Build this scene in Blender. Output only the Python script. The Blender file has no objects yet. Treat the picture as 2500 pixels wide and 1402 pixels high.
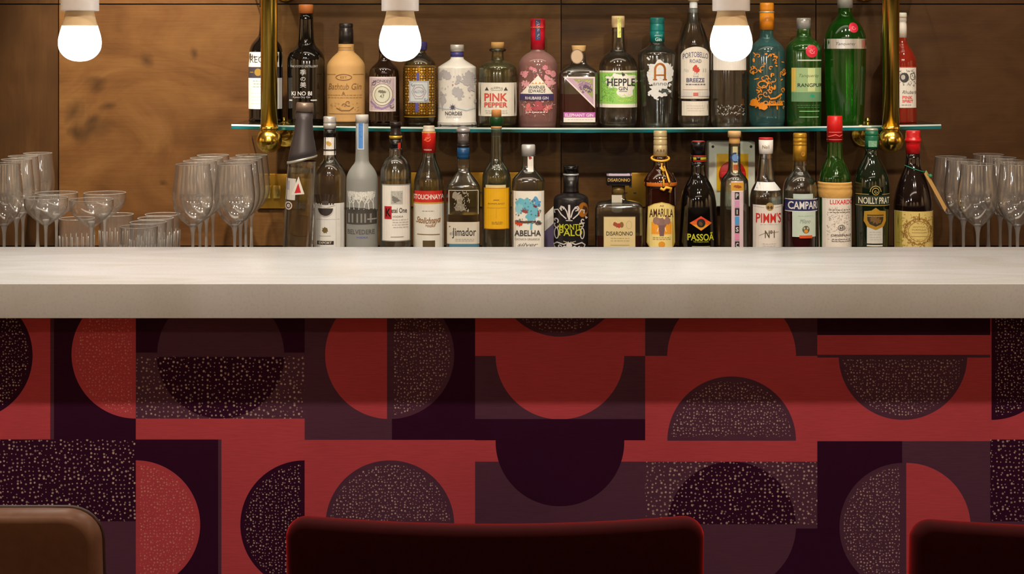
import bpy, bmesh, math, random
from mathutils import Vector, Matrix

# ------------------------------------------------------------------ camera, world, lights, exposure
SC = bpy.context.scene
COL = SC.collection
F, HC, HY, PCX = 3790.0, 1.4175, 120.0, 1250.0      # focal length in pixels, eye height, horizon row
cam = bpy.data.cameras.new('camera'); cam_o = bpy.data.objects.new('camera', cam); COL.objects.link(cam_o)
cam_o.location = (0, 0, HC); cam_o.rotation_euler = (math.radians(90), 0, 0)
cam.sensor_fit = 'HORIZONTAL'; cam.sensor_width = 36; cam.lens = 36 * F / 2500
cam.shift_y = -(701 - HY) / 2500
cam.clip_start = .05; cam.clip_end = 50
SC.camera = cam_o
SC.view_settings.view_transform = 'Standard'; SC.view_settings.look = 'None'
SC.view_settings.gamma = 1; SC.view_settings.exposure = 0.0
try: SC.view_settings.use_curve_mapping = False
except Exception: pass
cy = SC.cycles
cy.max_bounces = 16; cy.transmission_bounces = 14; cy.transparent_max_bounces = 24; cy.glossy_bounces = 5; cy.diffuse_bounces = 3
cy.caustics_reflective = False; cy.caustics_refractive = False
cy.sample_clamp_indirect = 10.0; cy.use_denoising = True
wd = bpy.data.worlds.new('world'); SC.world = wd; wd.use_nodes = True
wd.node_tree.nodes['Background'].inputs[0].default_value = (1, .75, .5, 1)
wd.node_tree.nodes['Background'].inputs[1].default_value = .05

def spot(name, loc, to, power, angle, blend=.4, color=(1, .82, .62), radius=.03):
    l = bpy.data.lights.new(name, 'SPOT'); l.energy = power; l.spot_size = math.radians(angle); l.spot_blend = blend
    l.color = color; l.shadow_soft_size = radius
    o = bpy.data.objects.new(name, l); COL.objects.link(o); o.location = loc
    o.rotation_euler = (Vector(to) - Vector(loc)).to_track_quat('-Z', 'Y').to_euler(); return o
def area(name, loc, to, power, sx, sy, color=(1, .85, .68)):
    l = bpy.data.lights.new(name, 'AREA'); l.shape = 'RECTANGLE'; l.size = sx; l.size_y = sy; l.energy = power; l.color = color
    o = bpy.data.objects.new(name, l); COL.objects.link(o); o.location = loc
    o.rotation_euler = (Vector(to) - Vector(loc)).to_track_quat('-Z', 'Y').to_euler(); return o
# downlights over the stools (they throw the counter's shadow on the bar front and light the counter)
for x in (-1.9, -.95, 0, .95, 1.9):
    spot('downlight_stools', (x, 1.60, 2.66), (x, 1.95, 0), 41, 95, .6, (1, .84, .69), .02)
# row of small downlights over the bartender's aisle, turned to the bottles
for x in (-1.0, -.45, .1, .65, 1.2):
    spot('downlight_bottles', (x, 2.62, 2.66), (x, 3.62, 1.10), 31, 56, .5, (1, .88, .72), .03)
# added fill spots, aimed over the bar to brighten bottles and lower wall
for x in (-.75, -.1, .55, 1.2):
    spot('fill_spot', (x, .95, 2.66), (x, 3.70, 1.16), 100, 25, .7, (1, .86, .68), .04)
# wall washer on the left part of the panelling
spot('wall_washer', (-1.0, 2.95, 2.66), (-.90, 3.85, 1.22), 285, 34, .7, (1, .84, .62), .03)
# added spots lighting the unseen room walls for brass and glass to reflect
for y in (.6, 2.6):
    for sx in (-1, 1): spot('reflection_fill_side', (sx * 2.75, y, 2.6), (sx * 3.6, y, 1.1), 200, 80, .9, (1, .78, .56), .05)
for x in (-2.2, 0, 2.2): spot('reflection_fill_front', (x, -1.75, 2.6), (x, -2.6, 1.2), 190, 80, .9, (1, .78, .56), .05)
# weak light from the room behind the camera
area('room_ceiling_panel', (0, -.30, 2.66), (0, 1.2, .3), 8, 3.2, .12, (1, .78, .62))
area('aisle_fill', (.1, 3.05, 2.7), (.1, 3.05, 0), 10, 2.6, .3, (1, .84, .64))  # added soft fill above the aisle, no known ceiling fitting

# ------------------------------------------------------------------ helpers
def lin(c):
    return tuple((v / 255 / 12.92) if v / 255 <= .04045 else ((v / 255 + .055) / 1.055) ** 2.4 for v in c[:3])
_m = {}
def nodes(name):
    m = bpy.data.materials.new(name); m.use_nodes = True; nt = m.node_tree
    return m, nt, nt.nodes['Principled BSDF']
def mat(c, rough=.55, metal=0, coat=0, spec=.5, bump=0):
    """plain material: sRGB colour, with a fine unevenness of its own"""
    k = (tuple(c), rough, metal, coat, spec, bump)
    if k in _m: return _m[k]
    m, nt, p = nodes('surface'); L = lin(c)
    tc = nt.nodes.new('ShaderNodeTexCoord'); nz = nt.nodes.new('ShaderNodeTexNoise'); nz.inputs['Scale'].default_value = 60
    rp = nt.nodes.new('ShaderNodeValToRGB')
    rp.color_ramp.elements[0].color = (*[v * .9 for v in L], 1); rp.color_ramp.elements[1].color = (*[min(1, v * 1.06) for v in L], 1)
    nt.links.new(tc.outputs['Object'], nz.inputs['Vector']); nt.links.new(nz.outputs['Fac'], rp.inputs[0]); nt.links.new(rp.outputs[0], p.inputs['Base Color'])
    p.inputs['Roughness'].default_value = rough; p.inputs['Metallic'].default_value = metal
    p.inputs['Coat Weight'].default_value = coat; p.inputs['Coat Roughness'].default_value = .05
    p.inputs['Specular IOR Level'].default_value = spec
    if bump:
        b = nt.nodes.new('ShaderNodeBump'); b.inputs['Strength'].default_value = bump; b.inputs['Distance'].default_value = .002
        nt.links.new(nz.outputs['Fac'], b.inputs['Height']); nt.links.new(b.outputs[0], p.inputs['Normal'])
    _m[k] = m; return m
def glass(c=(250, 252, 248), rough=0.0, ior=1.45, body=None, clear=.45):
    """bottle glass with liquid in it: part refracting, part straight see-through, with a little scattering of its own colour"""
    k = ('glass', tuple(c), rough, ior, body, clear)
    if k in _m: return _m[k]
    m, nt, p = nodes('glass'); nt.nodes.remove(p); L = lin(c)
    sat = (max(L) - min(L)) / max(L)
    if body is None: body = .006 + .09 * sat
    rf = nt.nodes.new('ShaderNodeBsdfRefraction'); rf.inputs['Color'].default_value = (*L, 1); rf.inputs['Roughness'].default_value = rough; rf.inputs['IOR'].default_value = ior
    t = nt.nodes.new('ShaderNodeBsdfTransparent'); t.inputs['Color'].default_value = (*[math.sqrt(v) for v in L], 1)
    d = nt.nodes.new('ShaderNodeBsdfDiffuse'); tr = nt.nodes.new('ShaderNodeBsdfTranslucent')
    for q in (d, tr): q.inputs['Color'].default_value = (*L, 1)
    dm = nt.nodes.new('ShaderNodeMixShader'); dm.inputs[0].default_value = .5; nt.links.new(d.outputs[0], dm.inputs[1]); nt.links.new(tr.outputs[0], dm.inputs[2])
    a = nt.nodes.new('ShaderNodeMixShader'); a.inputs[0].default_value = clear; nt.links.new(rf.outputs[0], a.inputs[1]); nt.links.new(t.outputs[0], a.inputs[2])
    g = nt.nodes.new('ShaderNodeBsdfGlossy'); g.inputs['Roughness'].default_value = max(.085, rough)
    fr = nt.nodes.new('ShaderNodeFresnel'); fr.inputs['IOR'].default_value = ior; fm = nt.nodes.new('ShaderNodeMath'); fm.operation = 'MULTIPLY'; fm.inputs[1].default_value = 2.2; fm.use_clamp = True
    nt.links.new(fr.outputs[0], fm.inputs[0]); gm = nt.nodes.new('ShaderNodeMixShader'); nt.links.new(fm.outputs[0], gm.inputs[0]); nt.links.new(a.outputs[0], gm.inputs[1]); nt.links.new(g.outputs[0], gm.inputs[2])
    b = nt.nodes.new('ShaderNodeMixShader'); b.inputs[0].default_value = body; nt.links.new(gm.outputs[0], b.inputs[1]); nt.links.new(dm.outputs[0], b.inputs[2])
    nt.links.new(b.outputs[0], nt.nodes['Material Output'].inputs[0]); _m[k] = m; return m
def thin(c=(250, 250, 248), k0=1.5, rough=.02, edge=(225, 225, 220), boost=1.0, haze=0.0):
    """thin clear glass sheet: see-through with a Fresnel gloss"""
    k = ('thin', tuple(c), k0, rough, tuple(edge), boost, haze)
    if k in _m: return _m[k]
    m, nt, p = nodes('thin_glass'); nt.nodes.remove(p)
    t = nt.nodes.new('ShaderNodeBsdfTransparent'); g = nt.nodes.new('ShaderNodeBsdfGlossy'); g.inputs['Roughness'].default_value = rough
    lw = nt.nodes.new('ShaderNodeLayerWeight'); lw.inputs['Blend'].default_value = .35
    mc = nt.nodes.new('ShaderNodeMix'); mc.data_type = 'RGBA'; mc.inputs[6].default_value = (*lin(c), 1); mc.inputs[7].default_value = (*lin(edge), 1)
    nt.links.new(lw.outputs['Facing'], mc.inputs[0]); nt.links.new(mc.outputs[2], t.inputs['Color'])
    l2 = nt.nodes.new('ShaderNodeLayerWeight'); l2.inputs['Blend'].default_value = .5
    pw = nt.nodes.new('ShaderNodeMath'); pw.operation = 'POWER'; pw.inputs[1].default_value = 4.0; nt.links.new(l2.outputs['Facing'], pw.inputs[0])
    fr = nt.nodes.new('ShaderNodeMath'); fr.operation = 'MULTIPLY_ADD'; fr.inputs[1].default_value = .9; fr.inputs[2].default_value = .045; nt.links.new(pw.outputs[0], fr.inputs[0])
    mu = nt.nodes.new('ShaderNodeMath'); mu.operation = 'MULTIPLY'; mu.inputs[1].default_value = boost; mu.use_clamp = True
    nt.links.new(fr.outputs[0], mu.inputs[0])
    mx = nt.nodes.new('ShaderNodeMixShader'); nt.links.new(mu.outputs[0], mx.inputs[0]); nt.links.new(t.outputs[0], mx.inputs[1]); nt.links.new(g.outputs[0], mx.inputs[2])
    d = nt.nodes.new('ShaderNodeBsdfDiffuse'); d.inputs['Color'].default_value = (.9, .88, .87, 1); hz = nt.nodes.new('ShaderNodeMixShader'); hz.inputs[0].default_value = haze
    nt.links.new(mx.outputs[0], hz.inputs[1]); nt.links.new(d.outputs[0], hz.inputs[2])
    nt.links.new(hz.outputs[0], nt.nodes['Material Output'].inputs[0]); _m[k] = m; return m
def tint(c):
    k = ('tint', tuple(c))
    if k in _m: return _m[k]
    m, nt, p = nodes('liquid'); nt.nodes.remove(p)
    t = nt.nodes.new('ShaderNodeBsdfTransparent'); t.inputs['Color'].default_value = (*lin(c), 1)
    d = nt.nodes.new('ShaderNodeBsdfDiffuse'); d.inputs['Color'].default_value = (*lin(c), 1); mx = nt.nodes.new('ShaderNodeMixShader'); mx.inputs[0].default_value = .2
    nt.links.new(t.outputs[0], mx.inputs[1]); nt.links.new(d.outputs[0], mx.inputs[2])
    nt.links.new(mx.outputs[0], nt.nodes['Material Output'].inputs[0]); _m[k] = m; return m

def link(name, me, mats, parent=None, loc=None, smooth=True):
    o = bpy.data.objects.new(name, me); COL.objects.link(o)
    for m in (mats if isinstance(mats, (list, tuple)) else [mats]): me.materials.append(m)
    if smooth:
        for p in me.polygons: p.use_smooth = True
    if parent is not None: o.parent = parent
    if loc is not None: o.location = loc
    return o
def bm_link(name, bm, mats, parent=None, loc=None, smooth=True, sharp=None):
    me = bpy.data.meshes.new(name)
    if sharp:
        for e in bm.edges:
            if len(e.link_faces) == 2 and e.calc_face_angle(0) > sharp: e.smooth = False
    bm.to_mesh(me); bm.free(); return link(name, me, mats, parent, loc, smooth)
def thing(name, label, cat, loc=(0, 0, 0), group=None, rz=0):
    o = bpy.data.objects.new(name, None); COL.objects.link(o); o.location = loc; o.rotation_euler.z = rz; o.empty_display_size = .05
    o['label'] = label; o['category'] = cat
    if group: o['group'] = group
    return o
def tag(o, label, cat, group=None):
    o['label'] = label; o['category'] = cat
    if group: o['group'] = group
    return o
def struct(o): o['kind'] = 'structure'; return o
def box_bm(x0, x1, y0, y1, z0, z1, bev=0, bm=None):
    own = bm is None
    if own: bm = bmesh.new()
    r = bmesh.ops.create_cube(bm, size=1, matrix=Matrix.Translation(((x0 + x1) / 2, (y0 + y1) / 2, (z0 + z1) / 2)) @ Matrix.Diagonal((x1 - x0, y1 - y0, z1 - z0, 1)))
    if bev:
        es = list({e for v in r['verts'] for e in v.link_edges})
        bmesh.ops.bevel(bm, geom=es, offset=bev, segments=3, affect='EDGES', profile=.6)
    return bm
def box(name, x0, x1, y0, y1, z0, z1, m, parent=None, bev=0):
    return bm_link(name, box_bm(x0, x1, y0, y1, z0, z1, bev), m, parent, smooth=bool(bev), sharp=.6)
def WX(px, d): return (px - PCX) * d / F
def WZ(py, d): return HC - (py - HY) * d / F

def chaikin(p, n=2):
    for _ in range(n):
        q = [p[0]]
        for a, b in zip(p, p[1:]):
            if a != p[0]: q.append((a[0] * .75 + b[0] * .25, a[1] * .75 + b[1] * .25))
            if b != p[-1]: q.append((a[0] * .25 + b[0] * .75, a[1] * .25 + b[1] * .75))
        q.append(p[-1]); p = q
    return p
def lathe(prof, n=2.0, bd=1.0, seg=40, close=(True, True), bm=None, flip=False, mi=0):
    """prof: (z, radius) from top to bottom; superellipse cross-section of exponent n, depth factor bd"""
    own = bm is None
    if own: bm = bmesh.new()
    rings = []
    if n > 2: seg = 64
    for z, r in prof:
        ring = []
        for i in range(seg):
            t = 2 * math.pi * i / seg; c, s = math.cos(t), math.sin(t)
            ring.append(bm.verts.new((r * math.copysign(abs(c) ** (2 / n), c), r * bd * math.copysign(abs(s) ** (2 / n), s), z)))
        rings.append(ring)
    fs = []
    for a, b in zip(rings, rings[1:]):
        for i in range(seg):
            j = (i + 1) % seg; fs.append(bm.faces.new((b[i], b[j], a[j], a[i])))
    if close[0]: fs.append(bm.faces.new(rings[0]))
    if close[1]: fs.append(bm.faces.new(rings[-1][::-1]))
    for f in fs: f.material_index = mi
    if flip: bmesh.ops.reverse_faces(bm, faces=fs)
    return bm
def tube(pts, r, seg=8, bm=None, closed=False):
    if bm is None: bm = bmesh.new()
    pts = [Vector(p) for p in pts]; rings = []; N = len(pts)
    for i, p in enumerate(pts):
        if closed: d = pts[(i + 1) % N] - pts[i - 1]
        else: d = pts[min(i + 1, N - 1)] - pts[max(i - 1, 0)]
        d.normalize(); up = Vector((0, 0, 1)) if abs(d.z) < .9 else Vector((0, 1, 0))
        u = d.cross(up).normalized(); v = d.cross(u)
        rings.append([bm.verts.new(p + r * (math.cos(t) * u + math.sin(t) * v)) for t in [2 * math.pi * k / seg for k in range(seg)]])
    prs = list(zip(rings, rings[1:])) + ([(rings[-1], rings[0])] if closed else [])
    for a, b in prs:
        for k in range(seg):
            j = (k + 1) % seg; bm.faces.new((a[k], a[j], b[j], b[k]))
    if not closed: bm.faces.new(rings[0][::-1]); bm.faces.new(rings[-1])
    return bm

# --- flat artwork in picture-plane units, afterwards laid on a real surface
_glyph = {}
def glyphs(s, off=0.0, shear=0.0):
    k = (s, off, shear)
    if k not in _glyph:
        cu = bpy.data.curves.new('type', 'FONT'); cu.body = s; cu.size = 1; cu.resolution_u = 3; cu.offset = off; cu.shear = shear
        ob = bpy.data.objects.new('type', cu); COL.objects.link(ob); bpy.context.view_layer.update()
        me = ob.to_mesh()
        vs = [tuple(v.co)[:2] for v in me.vertices]; fs = [tuple(p.vertices) for p in me.polygons]
        ob.to_mesh_clear(); bpy.data.objects.remove(ob); bpy.data.curves.remove(cu)
        x0 = min(v[0] for v in vs); x1 = max(v[0] for v in vs); y0 = min(v[1] for v in vs); y1 = max(v[1] for v in vs)
        _glyph[k] = ([((x - x0) / (x1 - x0) - .5, (y - y0) / (y1 - y0) - .5) for x, y in vs], fs)
    return _glyph[k]
def T(s, x, y, w, h, c, off=0.0, shear=0.0, arc=0.0, m=None):
    vs, fs = glyphs(s, off, shear)
    V = [(x + a * w, y - b * h + arc * (2 * a) ** 2) for a, b in vs]
    return ('mesh', V, fs, c, m)
def R(x0, y0, x1, y1, c, m=None): return ('mesh', [(x0, y0), (x1, y0), (x1, y1), (x0, y1)], [(3, 2, 1, 0)], c, m)
def P(pts, c, m=None): return ('mesh', list(pts), [tuple(range(len(pts)))], c, m)
def E(x, y, rx, ry, c, rot=0, a0=0, a1=360, N=28, m=None):
    pts = []
    for i in range(N + (a1 - a0 < 360)):
        t = math.radians(a0 + (a1 - a0) * i / N); px, py = rx * math.cos(t), ry * math.sin(t)
        cr, sr = math.cos(rot), math.sin(rot); pts.append((x + px * cr - py * sr, y + px * sr + py * cr))
    return P(pts, c, m)
def O(x, y, rx, ry, t, c, N=28, m=None, a0=0, a1=360):
    V, Fs = [], []
    full = a1 - a0 >= 360; K = N if full else N + 1
    for i in range(K):
        a = math.radians(a0 + (a1 - a0) * i / N); V += [(x + rx * math.cos(a), y + ry * math.sin(a)), (x + (rx - t) * math.cos(a), y + (ry - t) * math.sin(a))]
    for i in range(N if full else N): j = (i + 1) % K; Fs.append((2 * i, 2 * j, 2 * j + 1, 2 * i + 1))
    return ('mesh', V, Fs, c, m)
def Ln(pts, w, c, m=None):
    V, Fs = [], []
    for i, p in enumerate(pts):
        a = pts[max(i - 1, 0)]; b = pts[min(i + 1, len(pts) - 1)]; dx, dy = b[0] - a[0], b[1] - a[1]; L = math.hypot(dx, dy) or 1
        nx, ny = -dy / L * w / 2, dx / L * w / 2; V += [(p[0] + nx, p[1] + ny), (p[0] - nx, p[1] - ny)]
    for i in range(len(pts) - 1): Fs.append((2 * i, 2 * i + 2, 2 * i + 3, 2 * i + 1))
    return ('mesh', V, Fs, c, m)
def Frame(x0, y0, x1, y1, t, c): return Ln([(x0, y0), (x1, y0)], t, c), Ln([(x0, y1), (x1, y1)], t, c), Ln([(x0, y0), (x0, y1)], t, c), Ln([(x1, y0), (x1, y1)], t, c)
def curl(x, y, r, turns, w, c, a0=0, sgn=1):
    return Ln([(x + r * (1 - t) * math.cos(a0 + sgn * t * turns * 6.283), y + r * (1 - t) * math.sin(a0 + sgn * t * turns * 6.283)) for t in [i / 14 for i in range(13)]], w, c)
def many(shapes_):
    """several same-coloured shapes as one artwork layer"""
    V, Fs = [], []
    for s in shapes_:
        n0 = len(V); V += s[1]; Fs += [tuple(i + n0 for i in f) for f in s[2]]
    return ('mesh', V, Fs, shapes_[0][3], shapes_[0][4])
def specks(x0, y0, x1, y1, n, s, c, seed=1, kind='dash', m=None):
    rnd = random.Random(seed); out = []
    for _ in range(n):
        x, y = rnd.uniform(x0 + s, x1 - s), rnd.uniform(y0 + s, y1 - s)
        if kind == 'dash':
            a = rnd.uniform(0, 3.14); k = rnd.uniform(.4, 1) * s; out.append(Ln([(x - k * math.cos(a), y - k * math.sin(a)), (x + k * .3 * math.sin(a), y - k * .3 * math.cos(a)), (x + k * math.cos(a), y + k * math.sin(a))], s * .35, c, m))
        elif kind == 'blob':
            k = rnd.uniform(.5, 1.1) * s; out.append(E(x, y, k, k * rnd.uniform(.35, .8), c, rnd.uniform(0, 3.1), N=10, m=m))
        else: out.append(E(x, y, s * rnd.uniform(.5, 1), s * rnd.uniform(.5, 1), c, N=8, m=m))
    return many(out)
def textlines(x0, x1, y0, y1, step, t, c, seed=3):
    rnd = random.Random(seed); out = []; y = y0
    while y <= y1:
        x = x0 + rnd.uniform(0, 3)
        while x < x1:
            w = rnd.uniform(3, 8); out.append(R(x, y, min(x + w, x1), y + t, c)); x += w + rnd.uniform(1.2, 2.2)
        y += step
    return many(out)
def blob(x, y, rx, ry, c, seed=1, rough=.25, N=48, m=None):
    rnd = random.Random(seed); ph = [(rnd.uniform(0, 6.28), rnd.choice((2, 3, 5, 7, 9, 11))) for _ in range(5)]
    pts = []
    for i in range(N):
        t = 6.2832 * i / N; k = 1 + rough * sum(math.sin(n * t + p) / (1 + .25 * n) for p, n in ph); pts.append((x + rx * k * math.cos(t), y + ry * k * math.sin(t)))
    return ('fan', pts, x, y, c, m)
def shape_mesh(sh):
    if sh[0] == 'fan':
        _, pts, x, y, c, m = sh; V = pts + [(x, y)]; n = len(pts)
        return V, [((i + 1) % n, i, n) for i in range(n)], c, m
    return sh[1], sh[2], sh[3], sh[4]
def lay(name, shapes, parent, mapf, step=7.0, zstep=None, eps=.00007, rough=.5, start=0, loc=None):
    """artwork shapes -> one mesh laid on the surface mapf(px, py, lift); later shapes lie over earlier ones"""
    bm = bmesh.new(); slots, keys = [], {}
    flat = []
    for s in shapes:
        if isinstance(s, tuple) and s and isinstance(s[0], tuple): flat += list(s)
        else: flat.append(s)
    for li, s in enumerate(flat):
        V, Fs, c, m = shape_mesh(s)
        mt = m or (c if not isinstance(c, tuple) else mat(c, rough))
        if mt.name not in keys: keys[mt.name] = len(slots); slots.append(mt)
        b = bmesh.new(); vs = [b.verts.new((x, y, 0)) for x, y in V]
        for f in Fs:
            try: b.faces.new([vs[i] for i in f])
            except ValueError: pass
        xs = [v[0] for v in V]; ys = [v[1] for v in V]
        if step:
            k = math.ceil(min(xs) / step) * step
            while k < max(xs):
                bmesh.ops.bisect_plane(b, geom=b.verts[:] + b.edges[:] + b.faces[:], plane_co=(k, 0, 0), plane_no=(1, 0, 0)); k += step
        if zstep:
            k = math.ceil(min(ys) / zstep) * zstep
            while k < max(ys):
                bmesh.ops.bisect_plane(b, geom=b.verts[:] + b.edges[:] + b.faces[:], plane_co=(0, k, 0), plane_no=(0, 1, 0)); k += zstep
        mp = {}
        for v in b.verts: mp[v.index if v.index >= 0 else id(v)] = None
        b.verts.index_update()
        nv = [bm.verts.new(mapf(v.co.x, v.co.y, eps * (li + 1 + start))) for v in b.verts]
        for f in b.faces:
            try:
                g = bm.faces.new([nv[v.index] for v in f.verts]); g.material_index = keys[mt.name]; g.normal_update()
                if g.normal.y > 0: g.normal_flip()
            except ValueError: pass
        b.free()
    return bm_link(name, bm, slots, parent, loc, smooth=False)

WHITE = (236, 232, 224); PAPER = (228, 222, 208); BLACK = (14, 12, 12); GOLD = (190, 150, 60)
CLEAR = lambda: glass((243, 246, 243))
foil = lambda c, r=.3: mat(c, r, .45)
gloss = lambda c: mat(c, .12, 0, .6)

# ------------------------------------------------------------------ the setting
XW = 3.6
struct(box('floor', -XW, XW, -2.6, 4.1, -.08, 0, mat((60, 48, 40), .4)))
struct(box('ceiling', -XW, XW, -2.6, 4.1, 2.75, 2.83, mat((214, 200, 180), .8)))
struct(box('wall_left', -XW - .1, -XW, -2.6, 4.1, 0, 2.75, mat((206, 184, 152), .7)))
struct(box('wall_right', XW, XW + .1, -2.6, 4.1, 0, 2.75, mat((206, 184, 152), .7)))
struct(box('wall_front', -XW, XW, -2.7, -2.6, 0, 2.75, mat((206, 184, 152), .8)))

def wood(seed, dark, mid, light, vertical=False, knots=()):
    m, nt, p = nodes('stained_plywood'); N = nt.nodes.new; Lk = nt.links.new
    tc = N('ShaderNodeTexCoord'); mp = N('ShaderNodeMapping'); mp.inputs['Location'].default_value = (seed * 3.1, 0, seed * 1.7)
    Lk(tc.outputs['Object'], mp.inputs['Vector'])
    st = N('ShaderNodeMapping'); st.inputs['Scale'].default_value = (8, 1, 2.0) if vertical else (2.2, 1, 4.5); Lk(mp.outputs[0], st.inputs['Vector'])
    n1 = N('ShaderNodeTexNoise'); n1.inputs['Scale'].default_value = 1.6; n1.inputs['Detail'].default_value = 6; n1.inputs['Roughness'].default_value = .6; n1.inputs['Distortion'].default_value = 1.1
    Lk(st.outputs[0], n1.inputs['Vector'])
    n2 = N('ShaderNodeTexNoise'); n2.inputs['Scale'].default_value = 6; n2.inputs['Detail'].default_value = 5; n2.inputs['Distortion'].default_value = .8; Lk(mp.outputs[0], n2.inputs['Vector'])
    fine = N('ShaderNodeMapping'); fine.inputs['Scale'].default_value = (220, 1, 9) if vertical else (9, 1, 260); Lk(mp.outputs[0], fine.inputs['Vector'])
    n3 = N('ShaderNodeTexNoise'); n3.inputs['Scale'].default_value = 1; n3.inputs['Detail'].default_value = 3; Lk(fine.outputs[0], n3.inputs['Vector'])
    mx = N('ShaderNodeMath'); mx.operation = 'MULTIPLY_ADD'; mx.inputs[1].default_value = .55; Lk(n1.outputs['Fac'], mx.inputs[0])
    m2 = N('ShaderNodeMath'); m2.operation = 'MULTIPLY'; m2.inputs[1].default_value = .33; Lk(n2.outputs['Fac'], m2.inputs[0]); Lk(m2.outputs[0], mx.inputs[2])
    m3 = N('ShaderNodeMath'); m3.operation = 'MULTIPLY_ADD'; m3.inputs[1].default_value = .12; Lk(n3.outputs['Fac'], m3.inputs[0]); Lk(mx.outputs[0], m3.inputs[2])
    rp = N('ShaderNodeValToRGB'); e = rp.color_ramp.elements; e[0].position = .34; e[0].color = (*lin(dark), 1); e[1].position = .66; e[1].color = (*lin(light), 1)
    x = e.new(.5); x.color = (*lin(mid), 1); Lk(m3.outputs[0], rp.inputs[0]); out = rp.outputs[0]
    for kx, kz, kr, ks in knots:
        dn = N('ShaderNodeVectorMath'); dn.operation = 'MULTIPLY_ADD'; dn.inputs[1].default_value = (.11, 0, .11); Lk(n2.outputs['Color'], dn.inputs[0]); Lk(tc.outputs['Object'], dn.inputs[2])
        sb = N('ShaderNodeVectorMath'); sb.operation = 'SUBTRACT'; sb.inputs[1].default_value = (kx + .055, 0, kz + .055); Lk(dn.outputs[0], sb.inputs[0])
        sc = N('ShaderNodeVectorMath'); sc.operation = 'MULTIPLY'; sc.inputs[1].default_value = (.55 / kr, 0, .55 / (kr * ks)); Lk(sb.outputs[0], sc.inputs[0])
        ln = N('ShaderNodeVectorMath'); ln.operation = 'LENGTH'; Lk(sc.outputs[0], ln.inputs[0])
        mr = N('ShaderNodeMapRange'); mr.inputs[1].default_value = .1; mr.inputs[2].default_value = 1; mr.inputs[3].default_value = .62; mr.inputs[4].default_value = 0; Lk(ln.outputs['Value'], mr.inputs[0])
        mi = N('ShaderNodeMix'); mi.data_type = 'RGBA'; mi.inputs[7].default_value = (*lin((34, 21, 11)), 1); Lk(mr.outputs[0], mi.inputs[0]); Lk(out, mi.inputs[6]); out = mi.outputs[2]
    Lk(out, p.inputs['Base Color']); p.inputs['Roughness'].default_value = .5; p.inputs['Specular IOR Level'].default_value = .18
    b = N('ShaderNodeBump'); b.inputs['Strength'].default_value = .12; b.inputs['Distance'].default_value = .001; Lk(n3.outputs['Fac'], b.inputs['Height']); Lk(b.outputs[0], p.inputs['Normal'])
    return m
DW = 3.85
wb = struct(box('wall_back', -XW, XW, DW + .012, DW + .15, 0, 2.75, mat((20, 13, 9), .8)))
zj = WZ(10, DW)
xs = [WX(v, DW) for v in (-1084, 143, 1370, 1992, 3219, 4446)]
xs[0] = max(xs[0], -XW); xs[-1] = min(xs[-1], XW)
tones = [((50, 31, 14), (62, 40, 19), (74, 50, 26)), ((68, 42, 19), (92, 61, 31), (110, 78, 43)), ((44, 25, 11), (74, 47, 22), (112, 78, 38)), ((62, 38, 19), (76, 50, 26), (90, 61, 34)), ((62, 38, 19), (76, 50, 26), (90, 61, 34))]
for i in range(len(xs) - 1):
    if xs[i + 1] - xs[i] < .02: continue
    kn = ()
    if i == 1: kn = [(WX(v, DW), WZ(w, DW), r, s) for v, w, r, s in ((196, 310, .014, .9), (228, 312, .03, .8), (232, 285, .012, 1), (215, 208, .016, .8), (368, 148, .014, 1), (478, 132, .008, 1.2), (404, 454, .011, .6), (185, 262, .02, 1), (262, 250, .014, .6))]
    if i == 2: kn = [(WX(v, DW), WZ(w, DW), r, s) for v, w, r, s in ((1440, 360, .03, .9), (1520, 392, .05, .7), (1590, 130, .05, .5))]
    for z0, z1, off in ((.93, zj - .0015, 0), (zj + .0015, 2.75, 9)):
        box('panel', xs[i] + .0014, xs[i + 1] - .0014, DW, DW + .0118, z0, z1, wood(i * 5 + 1 + off, *tones[i if i < len(tones) else -1], vertical=(i in (0,)), knots=kn if not off else ()), wb)

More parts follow.
